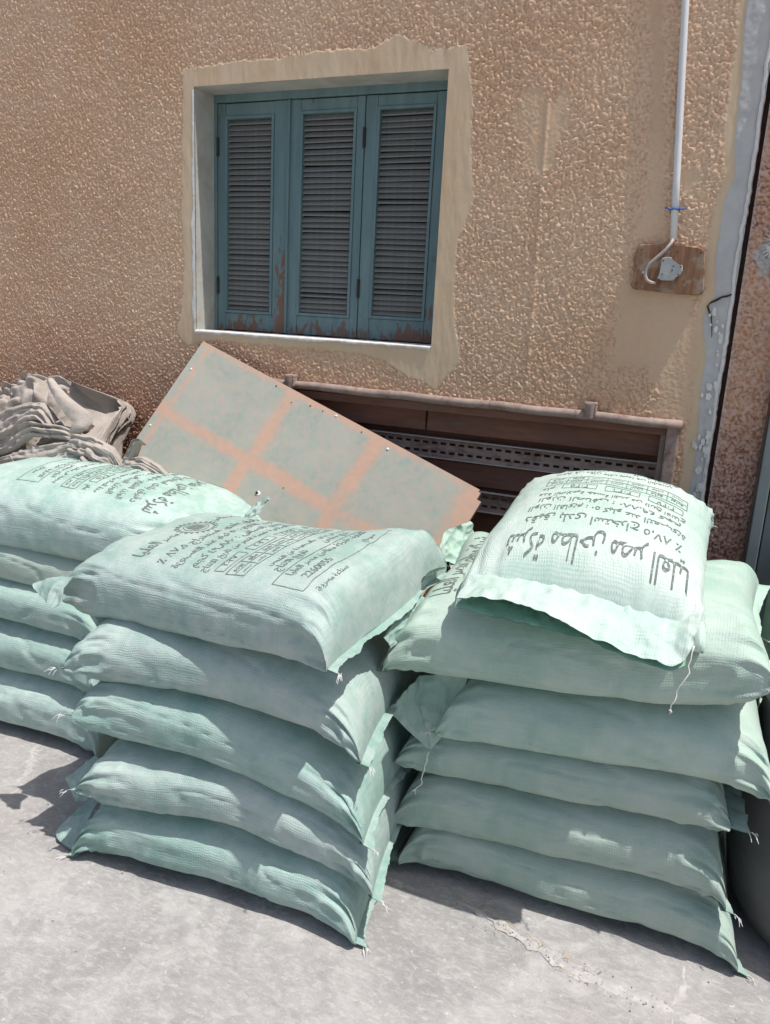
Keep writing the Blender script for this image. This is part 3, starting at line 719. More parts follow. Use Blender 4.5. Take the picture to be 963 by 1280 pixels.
for (u, v, r) in ((.62, .43, .011), (.03, .13, .005), (.42, .02, .004), (.60, .025, .004), (.72, .012, .0055), (.98, .03, .006), (.66, .02, .003), (.85, .02, .003), (.02, .42, .005), (.70, .36, .0025), (.52, .05, .003)):
    b = Bm(); b.tube([onpan(u, v, .0005), onpan(u, v, .0035)], [r, r * .6], 9)
    o = b.build('screw', M['thread'] if r > .0045 else M['iron'], po)
    if r > .009:
        Bm().tube([onpan(u - .004, v, .003), onpan(u - .004, v, .0055)], .006, 9).build('screw_hole', M['black'], o)

# ------------------------------------------------------------------ Arabic lettering
AR = {}
for ch, b0, nf in [('ا', 0xFE8D, 2), ('أ', 0xFE83, 2), ('إ', 0xFE87, 2), ('آ', 0xFE81, 2), ('ب', 0xFE8F, 4), ('ة', 0xFE93, 2), ('ت', 0xFE95, 4), ('ث', 0xFE99, 4), ('ج', 0xFE9D, 4), ('ح', 0xFEA1, 4), ('خ', 0xFEA5, 4), ('د', 0xFEA9, 2), ('ذ', 0xFEAB, 2), ('ر', 0xFEAD, 2), ('ز', 0xFEAF, 2), ('س', 0xFEB1, 4), ('ش', 0xFEB5, 4), ('ص', 0xFEB9, 4), ('ض', 0xFEBD, 4), ('ط', 0xFEC1, 4), ('ظ', 0xFEC5, 4), ('ع', 0xFEC9, 4), ('غ', 0xFECD, 4), ('ف', 0xFED1, 4), ('ق', 0xFED5, 4), ('ك', 0xFED9, 4), ('ل', 0xFEDD, 4), ('م', 0xFEE1, 4), ('ن', 0xFEE5, 4), ('ه', 0xFEE9, 4), ('و', 0xFEED, 2), ('ى', 0xFEEF, 2), ('ي', 0xFEF1, 4), ('\ue000', 0xFEFB, 2)]: AR[ch] = (b0, nf)
def shape_word(w):
    w = w.replace('لا', '\ue000')
    if not any(c in AR for c in w): return w
    out = []
    for i, c in enumerate(w):
        if c not in AR: out.append(c); continue
        b0, nf = AR[c]
        prev = i > 0 and AR.get(w[i - 1], (0, 0))[1] == 4
        nxt = nf == 4 and i < len(w) - 1 and w[i + 1] in AR
        out.append(chr(b0 + (3 if prev and nxt else 1 if prev else 2 if nxt else 0)))
    return ''.join(reversed(out))
def shape_line(s): return ' '.join(shape_word(w) for w in reversed(s.split(' ')))
_tc = {}
def text_mesh(s):
    """flat triangles of a line of lettering, scaled to width 1; returns verts (n,2), tris, aspect"""
    if s in _tc: return _tc[s]
    cu = bpy.data.curves.new('lettering', 'FONT'); cu.body = shape_line(s); cu.resolution_u = 2; cu.offset = .012
    o = bpy.data.objects.new('lettering', cu); COL.objects.link(o)
    dg = bpy.context.evaluated_depsgraph_get(); dg.update()
    me = bpy.data.meshes.new_from_object(o.evaluated_get(dg))
    bm = bmesh.new(); bm.from_mesh(me); bmesh.ops.remove_doubles(bm, verts=bm.verts, dist=.0005); bmesh.ops.triangulate(bm, faces=bm.faces)
    bm.verts.index_update()
    v = np.array([x.co[:2] for x in bm.verts]); t = np.array([[a.index for a in f.verts] for f in bm.faces], np.int32)
    bm.free(); bpy.data.objects.remove(o); bpy.data.curves.remove(cu); bpy.data.meshes.remove(me)
    x0, x1 = v[:, 0].min(), v[:, 0].max()
    v = (v - [(x0 + x1) / 2, 0.25]) / (x1 - x0)
    _tc[s] = (v, t); return _tc[s]
def page(kind):
    """all the print of one sack in page metres (x right, y up), as triangles"""
    V, T, off = [], [], [0]
    def add(v, t): V.append(v); T.append(t + off[0]); off[0] += len(v)
    def put(s, cx, cy, w, hs=1.0, rot=0):
        v, t = text_mesh(s); v = v * [w, w * hs]
        if rot: v = np.stack([v[:, 0] * math.cos(rot) - v[:, 1] * math.sin(rot), v[:, 0] * math.sin(rot) + v[:, 1] * math.cos(rot)], -1)
        add(v + [cx, cy], t)
    def seg(x0, y0, x1, y1, w=.0011):
        L = math.hypot(x1 - x0, y1 - y0); n = max(2, int(L / .008) + 1); t = np.linspace(0, 1, n)
        nx_, ny_ = -(y1 - y0) / L * w, (x1 - x0) / L * w
        px, py = x0 + (x1 - x0) * t, y0 + (y1 - y0) * t
        v = np.concatenate([np.stack([px + nx_, py + ny_], -1), np.stack([px - nx_, py - ny_], -1)])
        i = np.arange(n - 1); add(v, np.concatenate([np.stack([i, i + 1, i + n], -1), np.stack([i + 1, i + n + 1, i + n], -1)]))
    def rect(x0, y0, x1, y1): seg(x0, y0, x1, y0); seg(x1, y0, x1, y1); seg(x1, y1, x0, y1); seg(x0, y1, x0, y0)
    # gear-ringed emblem
    cxm, cym = .03, .25
    for r in (.033, .046) if kind == 'B' else ():
        for k in range(40):
            a0, a1 = 2 * math.pi * k / 40, 2 * math.pi * (k + 1) / 40
            seg(cxm + r * 1.15 * math.cos(a0), cym + r * math.sin(a0), cxm + r * 1.15 * math.cos(a1), cym + r * math.sin(a1), .0013)
    for k in range(22 if kind == 'B' else 0):
        a0 = 2 * math.pi * k / 22
        seg(cxm + .0475 * 1.15 * math.cos(a0), cym + .0475 * math.sin(a0), cxm + .057 * 1.15 * math.cos(a0), cym + .057 * math.sin(a0), .0032)
    for k in range(-3, 4) if kind == 'B' else ():
        hh = math.sqrt(max(.001, 1 - (k / 4) ** 2)) * .026
        seg(cxm - hh * 1.1, cym + k * .0068, cxm + hh * 1.1, cym + k * .0068, .0012)
    for k in range(-2, 3) if kind == 'B' else (): seg(cxm + k * .012, cym - .02, cxm + k * .009, cym + .02, .0012)
    if kind == 'A': put('شركة مطاحن مصر العليا', 0, .235, .45, 1.7)
    else: put('مصر', -.075, .25, .06, 1.2); put('العليا', -.155, .25, .075, 1.3); put('شركة مطاحن', .165, .25, .13, 1.3)
    put('دقيق بلدى استخراج ٨٧,٥ ٪', 0, .165, .40, 1.0)
    put('الوزن القائم : ٥٠ كيلو عند التعبئة', 0, .115, .41, 1.05)
    put('الوزن الصافى : ٤٩,٨٨٠ كجم', 0, .070, .38, .9)
    put('مدة الصلاحية خمسة اشهر من تاريخ الانتاج', 0, .030, .40, 1.1)
    put('عام', .185, -.012, .035, 1.0)
    for k, s in enumerate(('٢٠٢٥', '٢٠٢٦', '٢٠٢٧')):
        x1 = .145 - k * .12; rect(x1 - .095, -.032, x1, -.002); put(s, x1 - .047, -.016, .05, 1)
    for k in range(8): seg(.20 - k * .057, -.10, .20 - k * .057, -.045)
    for y in (-.10, -.0725, -.045): seg(.20, y, .20 - 7 * .057, y)
    for r, names in enumerate((('وردية', 'يناير', 'فبراير', 'مارس', 'ابريل', 'مايو', 'يونيو'), ('شهر', 'يوليو', 'اغسطس', 'سبتمبر', 'اكتوبر', 'نوفمبر', 'ديسمبر'))):
        for k, s in enumerate(names): put(s, .20 - (k + .5) * .057, -.059 - r * .0275, .034, 1)
    put('يحفظ فى مكان جاف بعيدا عن الشمس', .02, -.135, .34, 1)
    put('انتاج مطحن', .1, -.165, .12, 1); put('تاريخ الانتاج', -.1, -.165, .13, 1)
    rect(-.21, -.275, .20, -.19); put('الادارة : شركة مطاحن مصر العليا', 0, -.21, .34, 1); put('2260055', -.11, -.25, .11, 1); put('سوهاج', .12, -.25, .06, 1)
    put('صناعة مصرية', -.13, -.305, .12, 1)
    V, T = np.concatenate(V), np.concatenate(T)
    for _ in range(12):                                  # long strokes are cut short enough to follow the cloth
        e = np.stack([np.linalg.norm(V[T[:, (k + 1) % 3]] - V[T[:, k]], axis=1) for k in range(3)], -1)
        k = e.argmax(1); big = e.max(1) > .009
        if not big.any(): break
        t, kb = T[big], k[big]; i = np.arange(len(t))
        a, b, c = t[i, kb], t[i, (kb + 1) % 3], t[i, (kb + 2) % 3]
        m = len(V) + i; V = np.concatenate([V, (V[a] + V[b]) / 2])
        T = np.concatenate([T[~big], np.stack([a, m, c], -1), np.stack([m, b, c], -1)])
    return V, T
PAGES = {'A': page('A'), 'B': page('B')}

# ------------------------------------------------------------------ woven sacks
def make_sack(name, c, L, W, T, yaw=0, sx=0, sy=0, bow=0, droop=0, mat='sack_teal', hem='hem', seed=0, nexp=2.5, endp=9.0, endq=.5, endz=(.45, .75), endpR=None, endpL=None,
              taperR=0, taperL=0, flap=(.03, .03), hump=0, cornerdrop=(0, 0, 0, 0), wr=1.0, text=None, label=None, twist=0, bulge=.0, ear=.012, curlR=0, curlL=0, text_off=0.0, frontdrop=0.0, mid=0.0):
    """powder sack lying flat: a woven tube closed by two straight end seams.
    c = middle of the underside; sx, sy = slope along and across; bow<0 lets both ends hang"""
    nu, nv = 150, 128
    u = np.sin(np.linspace(-1, 1, nu) * math.pi / 2 * .93) / math.sin(math.pi / 2 * .93)
    ph = np.linspace(0, 2 * math.pi, nv, endpoint=False)
    U, PH = np.meshgrid(u, ph, indexing='ij')
    s = np.abs(U)
    ep = np.where(U > 0, endpR or endp, endpL or endp); t = np.power(np.maximum(1 - s ** ep, 0), endq)                    # thickness profile along the sack
    tp = 1 - np.where(U > 0, taperR, taperL) * sstep(.45, 1.0, s)
    w = (W / 2 + ear * (1 - t)) * tp - bulge * (1 - U ** 2) * 0
    cs, sn = np.cos(PH), np.sin(PH)
    ne = np.where(sn > 0, nexp, 3.9); yy = np.sign(cs) * np.abs(cs) ** (2 / ne); zz = np.sign(sn) * np.abs(sn) ** (2 / ne)
    X = U * L / 2 - np.sign(U) * .028 * (1 - yy ** 2) * s ** 6
    Y = yy * w
    Z = zz * T / 2 * t * np.where(zz > 0, 1 + .12 * (1 - yy ** 2), .94)
    Z = Z - np.where(U > 0, endz[1], endz[0]) * T / 2 * (1 - t)
    # lumps of settled powder, folds running in from the end seams and the corners
    lump = .0075 * fbm(X * 5 + seed, Y * 6, Z * 6, seed, 3) + .0028 * fbm(X * 17, Y * 17, Z * 17, seed + 5, 3)
    e = sstep(.55, .95, s)
    cor = e * np.abs(yy) ** 3
    arc = PH / math.pi * 7
    sharp = lambda n: (1 - np.abs(n) * 2.2)
    fold = wr * (e * .0065 * sharp(vnoise(X * 6, np.cos(PH) * 5.5, np.sin(PH) * 5.5, seed + 9)) * np.minimum(1, t * 3 + .12)
                 + cor * .011 * sharp(vnoise(X * 14, np.cos(PH) * 7, np.sin(PH) * 7, seed + 11)) * np.minimum(1, t * 3))
    tap = np.maximum(taperR * (U > 0), taperL * (U < 0)) * sstep(.35, .9, s)
    fold = fold + tap * .036 * sharp(vnoise(X * 2.5, np.cos(PH) * 4.2, np.sin(PH) * 4.2, seed + 13)) * np.minimum(1, t * 2 + .1)
    side = np.abs(yy) ** 4
    crease = -.0055 * wr * side * np.exp(-((vnoise(X * 3.2, zz * 2.2 + 2 * X, 0, seed + 20)) / .09) ** 2)
    d = lump * np.minimum(1, t * 2.5) + fold + crease
    Nl = np.stack([0 * Y, cs * .9, sn], -1); Nl = Nl / np.linalg.norm(Nl, axis=-1, keepdims=True)
    X, Y, Z = X + 0 * d, Y + d * Nl[..., 1], Z + d * Nl[..., 2]
    pr = random.Random(seed)
    corner_w = lambda X, Y: [sstep(.35, 1, sgx * X / (L / 2)) * sstep(.1, 1, sgy * Y / (W / 2)) for sgx, sgy in ((-1, -1), (1, -1), (1, 1), (-1, 1))]
    cyaw, syaw = math.cos(math.radians(yaw)), math.sin(math.radians(yaw))
    def world(X, Y, Z):
        un = X / (L / 2); vn = Y / (W / 2)
        zb = c[2] + T / 2 + sx * X + sy * Y + twist * un * vn
        zb = zb + bow * un ** 2 - np.where(un > .999, endz[1], np.where(un < -.999, endz[0], 0)) * 0 + hump * np.exp(-((un - mid) / .45) ** 2) - droop * np.clip(-vn - .25, 0, 2) ** 2
        for k, cw in zip(cornerdrop, corner_w(X, Y)): zb = zb + k * cw
        zb = zb + .004 * vnoise(X * 4, Y * 4, 0, seed + 31)
        zb = zb + curlR * sstep(.97, 1.12, un) + curlL * sstep(.97, 1.12, -un)
        Zf = zb + Z
        Xw = X - .0 * Z
        return np.stack([c[0] + Xw * cyaw - Y * syaw, c[1] + Xw * syaw + Y * cyaw, Zf], -1)
    P = world(X, Y, Z)
    # nothing sinks through the ground
    low = P[..., 2] < .002
    P[..., 2] = np.where(low, .002 + .0006 * vnoise(P[..., 0] * 60, P[..., 1] * 60, 0, seed), P[..., 2])
    loc = (c[0], c[1], max(0.0, c[2]))
    o = mesh_np('woven_sack', P.reshape(-1, 3), grid_quads(nu, nv, True)[:, ::-1], M[mat], None, True, loc=loc)
    o.name = name
    dy = np.diff(np.concatenate([Y, Y[:, :1]], 1), axis=1); dz = np.diff(np.concatenate([Z, Z[:, :1]], 1), axis=1)
    V = np.concatenate([np.zeros((nu, 1)), np.cumsum(np.hypot(dy, dz), 1)[:, :-1]], 1)
    V = np.abs(V - V.max(1, keepdims=True) / 2) + seed * .37
    set_uv(o.data, np.stack([X + seed * .71, V], -1).reshape(-1, 2))
    tag(o, label, 'sack', 'woven sacks stacked against the wall')
    # end seams: a flat double hem, its loose edge waving, stitched across
    for sg, fl, curl in ((-1, flap[0], curlL), (1, flap[1], curlR)):
        if fl <= 0: continue
        ny, nx_ = 90, 8
        a = np.linspace(-1, 1, ny); bb = np.linspace(0, 1, nx_)
        A_, B_ = np.meshgrid(a, bb, indexing='ij')
        wE = (W / 2 + ear) * (1 - (taperR if sg > 0 else taperL))
        ya = np.sign(A_) * np.abs(A_) ** .95
        fr = .0015 * vnoise(A_ * 60, A_ * 0, 0, seed + 41) + .003 * vnoise(A_ * 9, A_ * 0, 0, seed + 42)
        Xf = sg * (L / 2 - .028 * (1 - ya ** 2) - .012 + (fl + .010 + fr * (B_ > .9) + .012 * np.abs(A_) ** 8 + .35 * fl * vnoise(A_ * 3, A_ * 0, 0, seed + 43)) * B_)
        Yf = ya * (wE - .004) * (1 + .015 * B_ * vnoise(A_ * 2, A_ * 0, 0, seed + 44))
        wav = (.015 * vnoise(A_ * 5, B_ * .7, 0, seed + 45 + sg) + .007 * vnoise(A_ * 13, B_ * 1.2, 0, seed + 46 + sg)) * B_ ** 1.0 * min(1.6, fl / .03) ** .7 * .6
        sag = -.35 * fl * B_ ** 1.5 * (1 + .6 * vnoise(A_ * 2.5, 0 * A_, 0, seed + 47 + sg)) if not curl else 0
        v2, q2_ = [], []
        for lay, dzl in ((0, .0014), (1, -.0014)):
            Pf = world(Xf, Yf, wav + sag + dzl + .002 * lay * B_ - (endz[1] if sg > 0 else endz[0]) * T / 2)
            Pf[..., 2] = np.maximum(Pf[..., 2], .003 + .0012 * (1 - lay))
            v2.append(Pf.reshape(-1, 3)); g = grid_quads(ny, nx_, off=lay * ny * nx_); q2_.append(g if lay else g[:, ::-1])
        h = mesh_np('end_seam', np.concatenate(v2), np.concatenate(q2_), M[hem], o)
        uvf = np.stack([Xf + seed, Yf], -1).reshape(-1, 2); set_uv(h.data, np.concatenate([uvf, uvf]))
        # stitches
        sb = Bm(); top = v2[0].reshape(ny, nx_, 3)
        col = 2
        for k in range(1, ny - 2, 2):
            p0, p1 = Vector(top[k, col]), Vector(top[k + 1, col]); up = Vector((0, 0, .0022))
            sb.tube([p0 + up, (p0 + p1) / 2 + up * 1.5, p1 + up], .0011, 4)
        tag(sb.build('stitching', M['thread_green'] if hem == 'hem' else M['thread'], h), kind='stuff')
        # frayed ribbons at the two corners
        fb = Bm(); rr = random.Random(seed * 7 + sg)
        for ci in (0, ny - 1):
            base = Vector(top[ci, nx_ - 1])
            for k in range(5):
                d = Vector((sg * rr.uniform(.1, 1), (-1 if ci == 0 else 1) * rr.uniform(.2, 1), rr.uniform(-.8, .3))).normalized()
                d = Vector((d.x * cyaw - d.y * syaw, d.x * syaw + d.y * cyaw, d.z))
                st_ = base + Vector((rr.uniform(-.01, .01), rr.uniform(-.008, .008), 0)); ln = rr.uniform(.006, .026)
                p1, p2 = st_ + d * ln * .5, st_ + d * ln + Vector((0, 0, -.35 * ln))
                for p in (p1, p2): p.z = max(p.z, .003)
                fb.tube([st_, p1, p2], [.0010, .0008, .0005], 4)
        tag(fb.build('frayed_thread', M['thread'], h), kind='stuff')
    if text:
        up, ox, oy, sc, ysc, kind = text; PAGE_V, PAGE_T = PAGES[kind]
        me = o.data
        bvh = BVHTree.FromPolygons([v.co for v in me.vertices], [tuple(p.vertices) for p in me.polygons])
        px, py = PAGE_V[:, 0] * sc + oy, PAGE_V[:, 1] * sc * ysc + ox
        lx_, ly_ = (-py, px) if up < 0 else (py, -px)
        pos = np.empty((len(px), 3)); ok = np.zeros(len(px), bool)
        for i in range(len(px)):
            xw = lx_[i] * cyaw - ly_[i] * syaw; yw = lx_[i] * syaw + ly_[i] * cyaw
            hit, nrm, _, _ = bvh.ray_cast(Vector((xw, yw, 2.0)), Vector((0, 0, -1)))
            if hit is not None and nrm.z > .2:
                pos[i] = hit + nrm * .0011; ok[i] = True
        tt = PAGE_T[ok[PAGE_T].all(1)]
        e1 = pos[tt[:, 1]] - pos[tt[:, 0]]; e2 = pos[tt[:, 2]] - pos[tt[:, 0]]
        tt = tt[np.maximum(np.linalg.norm(e1, axis=1), np.linalg.norm(e2, axis=1)) < .3]
        used, inv = np.unique(tt, return_inverse=True)
        pt = mesh_np('printed_text', pos[used] + np.array(loc), np.zeros((0, 4), int), M['ink'], o, True, tris=inv.reshape(-1, 3))
    return o, world
def hang_thread(o, pts, r=.0016):
    rr = random.Random(len(pts) + int(pts[0][0] * 999)); p = [Vector(pts[0])]
    for a_, b_ in zip(pts, pts[1:]):
        for k in range(1, 5):
            p.append(Vector(a_).lerp(Vector(b_), k / 4) + Vector((rr.uniform(-.0035, .0035), rr.uniform(-.002, .002), 0)))
    b = Bm(); b.tube(p, r, 6)
    e = p[-1]
    for k in range(3): b.tube([e, e + Vector((rr.uniform(-.012, .006), rr.uniform(-.004, .004), rr.uniform(-.014, 0)))], [r, r * .5], 5)
    b.build('loose_thread', M['thread'], o, True)

# middle stack, bottom to top
YM = 1.85
m5, _ = make_sack('woven_sack', (-1.15, YM - .03, 0.0), .88, .56, .205, 5, mat='sack_teal2', seed=1, flap=(.02, .022), hump=.012, endz=(.9, .9), label='bottom sack of the middle stack, teal flap lying on the concrete')
m2, _ = make_sack('woven_sack', (-1.125, YM - .022, .17), .89, .57, .205, 6, sx=-.015, mat='sack_teal', seed=2, flap=(.035, .022), bow=-.015, hump=.025, endz=(.3, .95), endpR=4.5, label='second sack up in the middle stack, frayed pale knot at its left corner')
make_sack('woven_sack', (-1.145, YM - .012, .35), .885, .56, .21, 4.0, sx=-.09, mat='sack_teal2', seed=3, flap=(.02, .022), bow=-.02, hump=.01, endz=(.2, .95), endpR=4.5, label='third sack of the middle stack, tilting down at its right end')
make_sack('woven_sack', (-1.17, YM + .0, .535), .885, .57, .205, 4.5, sx=-.015, mat='sack_teal', seed=4, flap=(.02, .022), bow=-.02, hump=.01, endz=(.35, .95), endpR=4.2, label='fourth sack of the middle stack, just under its printed top sack')
m1, wm1 = make_sack('woven_sack', (-1.19, YM + .012, .715), .93, .58, .225, -7, sx=.075, sy=.06, mat='sack_teal', seed=5, flap=(.04, .02), nexp=3.0, endp=12, cornerdrop=(0, 0, .05, 0), endz=(.3, .55), text=(-1, -.04, -.02, 1.02, 1.08, 'B'), label='top sack of the middle stack, emblem and table printed on its dusty upper side')
# right stack
YR = 2.20
make_sack('woven_sack', (-.255, YR + .01, 0.0), .92, .60, .20, 3, sx=.0, mat='sack_mint2', seed=11, flap=(.02, .02), endz=(.7, .9), label='bottom sack of the right stack, next to the dark drum')
make_sack('woven_sack', (-.29, YR, .145), .89, .60, .22, 2.5, sx=.06, mat='sack_mint2', seed=12, flap=(.02, .02), endz=(.6, .9), label='second sack up in the right stack, sunlit patch near its right end')
make_sack('woven_sack', (-.30, YR, .325), .87, .60, .19, 2, sx=.06, mat='sack_mint2', seed=13, flap=(.02, .045), endz=(.4, .3), label='third sack of the right stack, dark rumpled ear at its right end')
r2, _ = make_sack('woven_sack', (-.20, YR - .01, .465), .84, .60, .22, 2, sx=.08, mat='sack_mint', seed=14, flap=(.02, .022), hem='hem_pale', endz=(.5, .9), endpR=5, label='fourth sack of the right stack, wide unfilled flap and thread at its left end')
r1, _ = make_sack('woven_sack', (-.305, YR - .0, .64), .94, .68, .26, 2, sx=.075, mat='sack_mint', seed=15, flap=(.025, .03), hem='hem_pale', endz=(.7, .1), cornerdrop=(-.0, .03, .05, .11), text=(-1, .12, .0, 1.0, 1.0, 'A'), label='fifth sack of the right stack, carrying the pale upside-down printed sack')
rt, _ = make_sack('woven_sack', (-.29, 2.235, .875), .76, .575, .235, 92, sx=.10, sy=.0, mat='sack_pale', seed=16, flap=(0, .02), hem='hem_pale', endz=(.75, .4), endpL=2.5, text=(-1, -.045, -.02, 1.0, 1.3, 'A'), label='pale topmost sack of the right stack, large Arabic print upside down', nexp=2.3)
# left stack
YL = 2.19
make_sack('woven_sack', (-2.33, YL, 0.0), .93, .60, .25, 3, mat='sack_aqua', seed=21, flap=(.02, .02), bow=-.01, label='bottom sack of the left stack on the concrete')
make_sack('woven_sack', (-2.36, YL + .01, .215), .98, .60, .225, 3, mat='sack_teal2', seed=22, flap=(.02, .02), label='second sack up in the left stack, sunlit along its lower half')
make_sack('woven_sack', (-2.34, YL + .03, .405), .95, .60, .20, 3, mat='sack_teal2', seed=23, flap=(.02, .02), bow=-.01, label='third of the five sacks in the left stack, behind the pointed ear')
make_sack('woven_sack', (-2.30, YL + .06, .545), .95, .60, .20, 2, mat='sack_mint2', seed=25, flap=(.02, .02), bow=-.03, label='fourth sack of the left stack, shaded right under the knotted top sack')
l1, _ = make_sack('woven_sack', (-2.06, YL + .07, .665), 1.30, .60, .285, 2, sx=-.01, mat='sack_aqua', seed=24, flap=(.02, .05), bow=-.035, taperR=.78, endpR=2.6, endz=(.4, .0), text=(1, .05, .0, 1.0, 1.15, 'A'), label='top sack of the left stack, gathered to a knot at its right end', hem='hem', curlR=.03)

# ------------------------------------------------------------------ dark drum at the right edge
dr = empty('plastic_drum', (.495, 2.25, 0), 'dark grey rounded drum standing right of the right stack', 'drum')
b = Bm(); b.lathe([(0, .002), (.20, .002), (.255, .008), (.29, .03), (.318, .09), (.332, .18), (.336, .28), (.330, .40), (.318, .52), (.30, .62), (.295, .66)], (.495, 2.25, 0), 72)
b.build('drum_body', M['drum'], dr, True)
b = Bm(); b.lathe([(.295, .655), (.312, .66), (.316, .675), (.312, .69), (.296, .695), (.28, .70), (0, .705)], (.495, 2.25, 0), 72); b.build('lid', M['drum'], dr, True)

# ------------------------------------------------------------------ unfilled flap hanging from the pale top sack
def ruled(name, up, lo, mat, parent, seed, nx_=90, ny_=24, belly=.0, amp=.004, curl=0.0, thick=.0016):
    """cloth sheet spanned between two 3D lines, crumpled, two layers thick"""
    def res(p, n):
        p = np.array(p, float); d = np.concatenate([[0], np.cumsum(np.linalg.norm(np.diff(p, axis=0), axis=1))]); t = np.linspace(0, d[-1], n)
        q = np.stack([np.interp(t, d, p[:, k]) for k in range(3)], -1)
        for _ in range(3): q[1:-1] = (q[:-2] + 2 * q[1:-1] + q[2:]) / 4
        return q
    a, c_ = res(up, nx_), res(lo, nx_); b_ = np.linspace(0, 1, ny_)
    Pq = a[:, None] * (1 - b_)[None, :, None] + c_[:, None] * b_[None, :, None]
    du = np.gradient(Pq, axis=0); dv = np.gradient(Pq, axis=1); nn_ = np.cross(du, dv); nn_ /= np.linalg.norm(nn_, axis=-1, keepdims=True) + 1e-9
    if nn_[..., 1].mean() > 0: nn_ = -nn_
    dd = amp * (1.6 * (1 - 2.2 * np.abs(vnoise(Pq[..., 0] * 22, Pq[..., 2] * 18, Pq[..., 1] * 18, seed))) + 1.0 * (1 - 2.2 * np.abs(vnoise(Pq[..., 0] * 48, Pq[..., 2] * 40, Pq[..., 1] * 40, seed + 1)))) * np.minimum(1, b_ * 3)[None, :]
    dd = dd + belly * np.sin(np.pi * b_)[None, :]
    top = Pq + dd[..., None] * nn_; bot = top - thick * nn_
    n = nx_ * ny_
    v = np.concatenate([top.reshape(-1, 3), bot.reshape(-1, 3)]); q = np.concatenate([grid_quads(nx_, ny_), grid_quads(nx_, ny_, off=n)[:, ::-1]])
    o = mesh_np(name, v, q, mat, parent)
    uv = np.stack([v[:, 0] * 1.0 + seed, np.concatenate([np.tile(b_ * .12, nx_)] * 2)], -1); set_uv(o.data, uv)
    return o
fl_up = [(-.55, 1.935, .945), (-.42, 1.93, .955), (-.281, 1.93, .955), (-.128, 1.93, .945), (.0, 1.93, .94)]
fl_lo = [(-.548, 1.768, .917), (-.492, 1.758, .934), (-.413, 1.753, .942), (-.316, 1.753, .930), (-.219, 1.758, .893), (-.126, 1.768, .866), (-.030, 1.78, .855), (-.004, 1.81, .889), (.004, 1.85, .925)]
fo = ruled('open_mouth_flap', fl_up, fl_lo, M['sack_pale'], rt, 401, amp=.003, belly=.008)
in_up = [(-.54, 1.92, .935), (-.42, 1.92, .935), (-.281, 1.92, .93), (-.128, 1.92, .92), (-.02, 1.92, .92)]
in_lo = [(-.552, 1.768, .895), (-.494, 1.762, .896), (-.415, 1.76, .894), (-.326, 1.76, .892), (-.220, 1.77, .882), (-.126, 1.775, .852), (-.04, 1.785, .842), (-.012, 1.80, .854)]
ruled('flap_lining', in_up, in_lo, M['green_lit'], fo, 411, amp=.002)
hang_thread(rt, [(.0, 1.815, .90), (-.004, 1.80, .84), (-.02, 1.795, .79), (-.03, 1.79, .745)])
hang_thread(r2, [(-.625, 1.865, .425), (-.63, 1.855, .37), (-.635, 1.855, .335), (-.65, 1.855, .305)])

# ------------------------------------------------------------------ heap of cloth on the left
heap = empty('cloth_heap', (-2.75, 2.55, 0), 'heap of crumpled beige cotton cloth with an eyelet strap behind the left stack', 'cloth')
hx = np.linspace(-3.75, -1.96, 420); hv = np.linspace(0, 1, 230)
HX, HV = np.meshgrid(hx, hv, indexing='ij')
crest = np.interp(hx, [-3.75, -3.3, -3.0, -2.905, -2.808, -2.669, -2.604, -2.423, -2.398, -2.334, -2.289, -2.226, -2.186, -2.065, -1.96], [.9, 1.1, 1.165, 1.20, 1.235, 1.25, 1.22, 1.085, 1.0, .98, 1.02, 1.035, .985, .92, .80])
for _ in range(4): crest[1:-1] = (crest[:-2] + 2 * crest[1:-1] + crest[2:]) / 4
prof = np.interp(hv, [0, .12, .25, .36, .55, .8, .92, 1], [.0, .80, .97, 1.0, .86, .70, .6, .0])
for _ in range(6): prof[1:-1] = (prof[:-2] + 2 * prof[1:-1] + prof[2:]) / 4
HY = 2.86 - .56 * HV - .26 * sstep(-2.5, -2.22, HX) * sstep(0, .25, HV)
HZ = crest[:, None] * prof[None, :]
wxn = HX + .10 * fbm(HX * 4, HV * 4, 0, 501, 3); wvn = HV + .16 * fbm(HX * 3.5, HV * 3, 0, 502, 3)
ang = .5 + .5 * fbm(HX * 2.2, HV * 1.5, 0, 503, 2)
f1 = np.abs(vnoise(wxn * 5 - wvn * 3 * ang, wvn * 9 + wxn * 5 * ang, 0, 504)) ** .75
f2 = np.abs(vnoise(wxn * 12 + wvn * 3, wvn * 20 - wxn * 6, 0, 505)) ** .8
f3 = np.abs(vnoise(wxn * 26, wvn * 30, 0, 506))
dd = .080 * f1 + .060 * f2 + .020 * f3
fade = np.minimum(1, np.minimum(HV / .1, (1 - HV) / .1)) * np.minimum(1, (HX + 3.75) / .1) * np.minimum(1, (-1.96 - HX) / .05 + .15)
top = np.stack([HX - .35 * dd * fade * (fbm(HX * 5, HV * 5, 0, 507, 2)), HY - .75 * dd * fade, HZ - .035 + .6 * dd * fade], -1)
hol = np.exp(-((top[..., 0] + 2.50) / .11) ** 2 - ((top[..., 2] - 1.10) / .12) ** 2)
top[..., 1] += .22 * hol
top[..., 2] = np.maximum(top[..., 2], .004)
top[..., 1] = np.minimum(top[..., 1], 2.875)
mesh_np('cloth_body', top.reshape(-1, 3), grid_quads(len(hx), len(hv))[:, ::-1], M['cloth'], heap)
so = [(-2.525, 2.44, 1.258), (-2.467, 2.42, 1.227), (-2.414, 2.41, 1.196), (-2.357, 2.41, 1.166), (-2.305, 2.42, 1.136), (-2.295, 2.41, 1.103), (-2.315, 2.39, 1.072), (-2.373, 2.38, 1.031), (-2.41, 2.40, 1.028)]
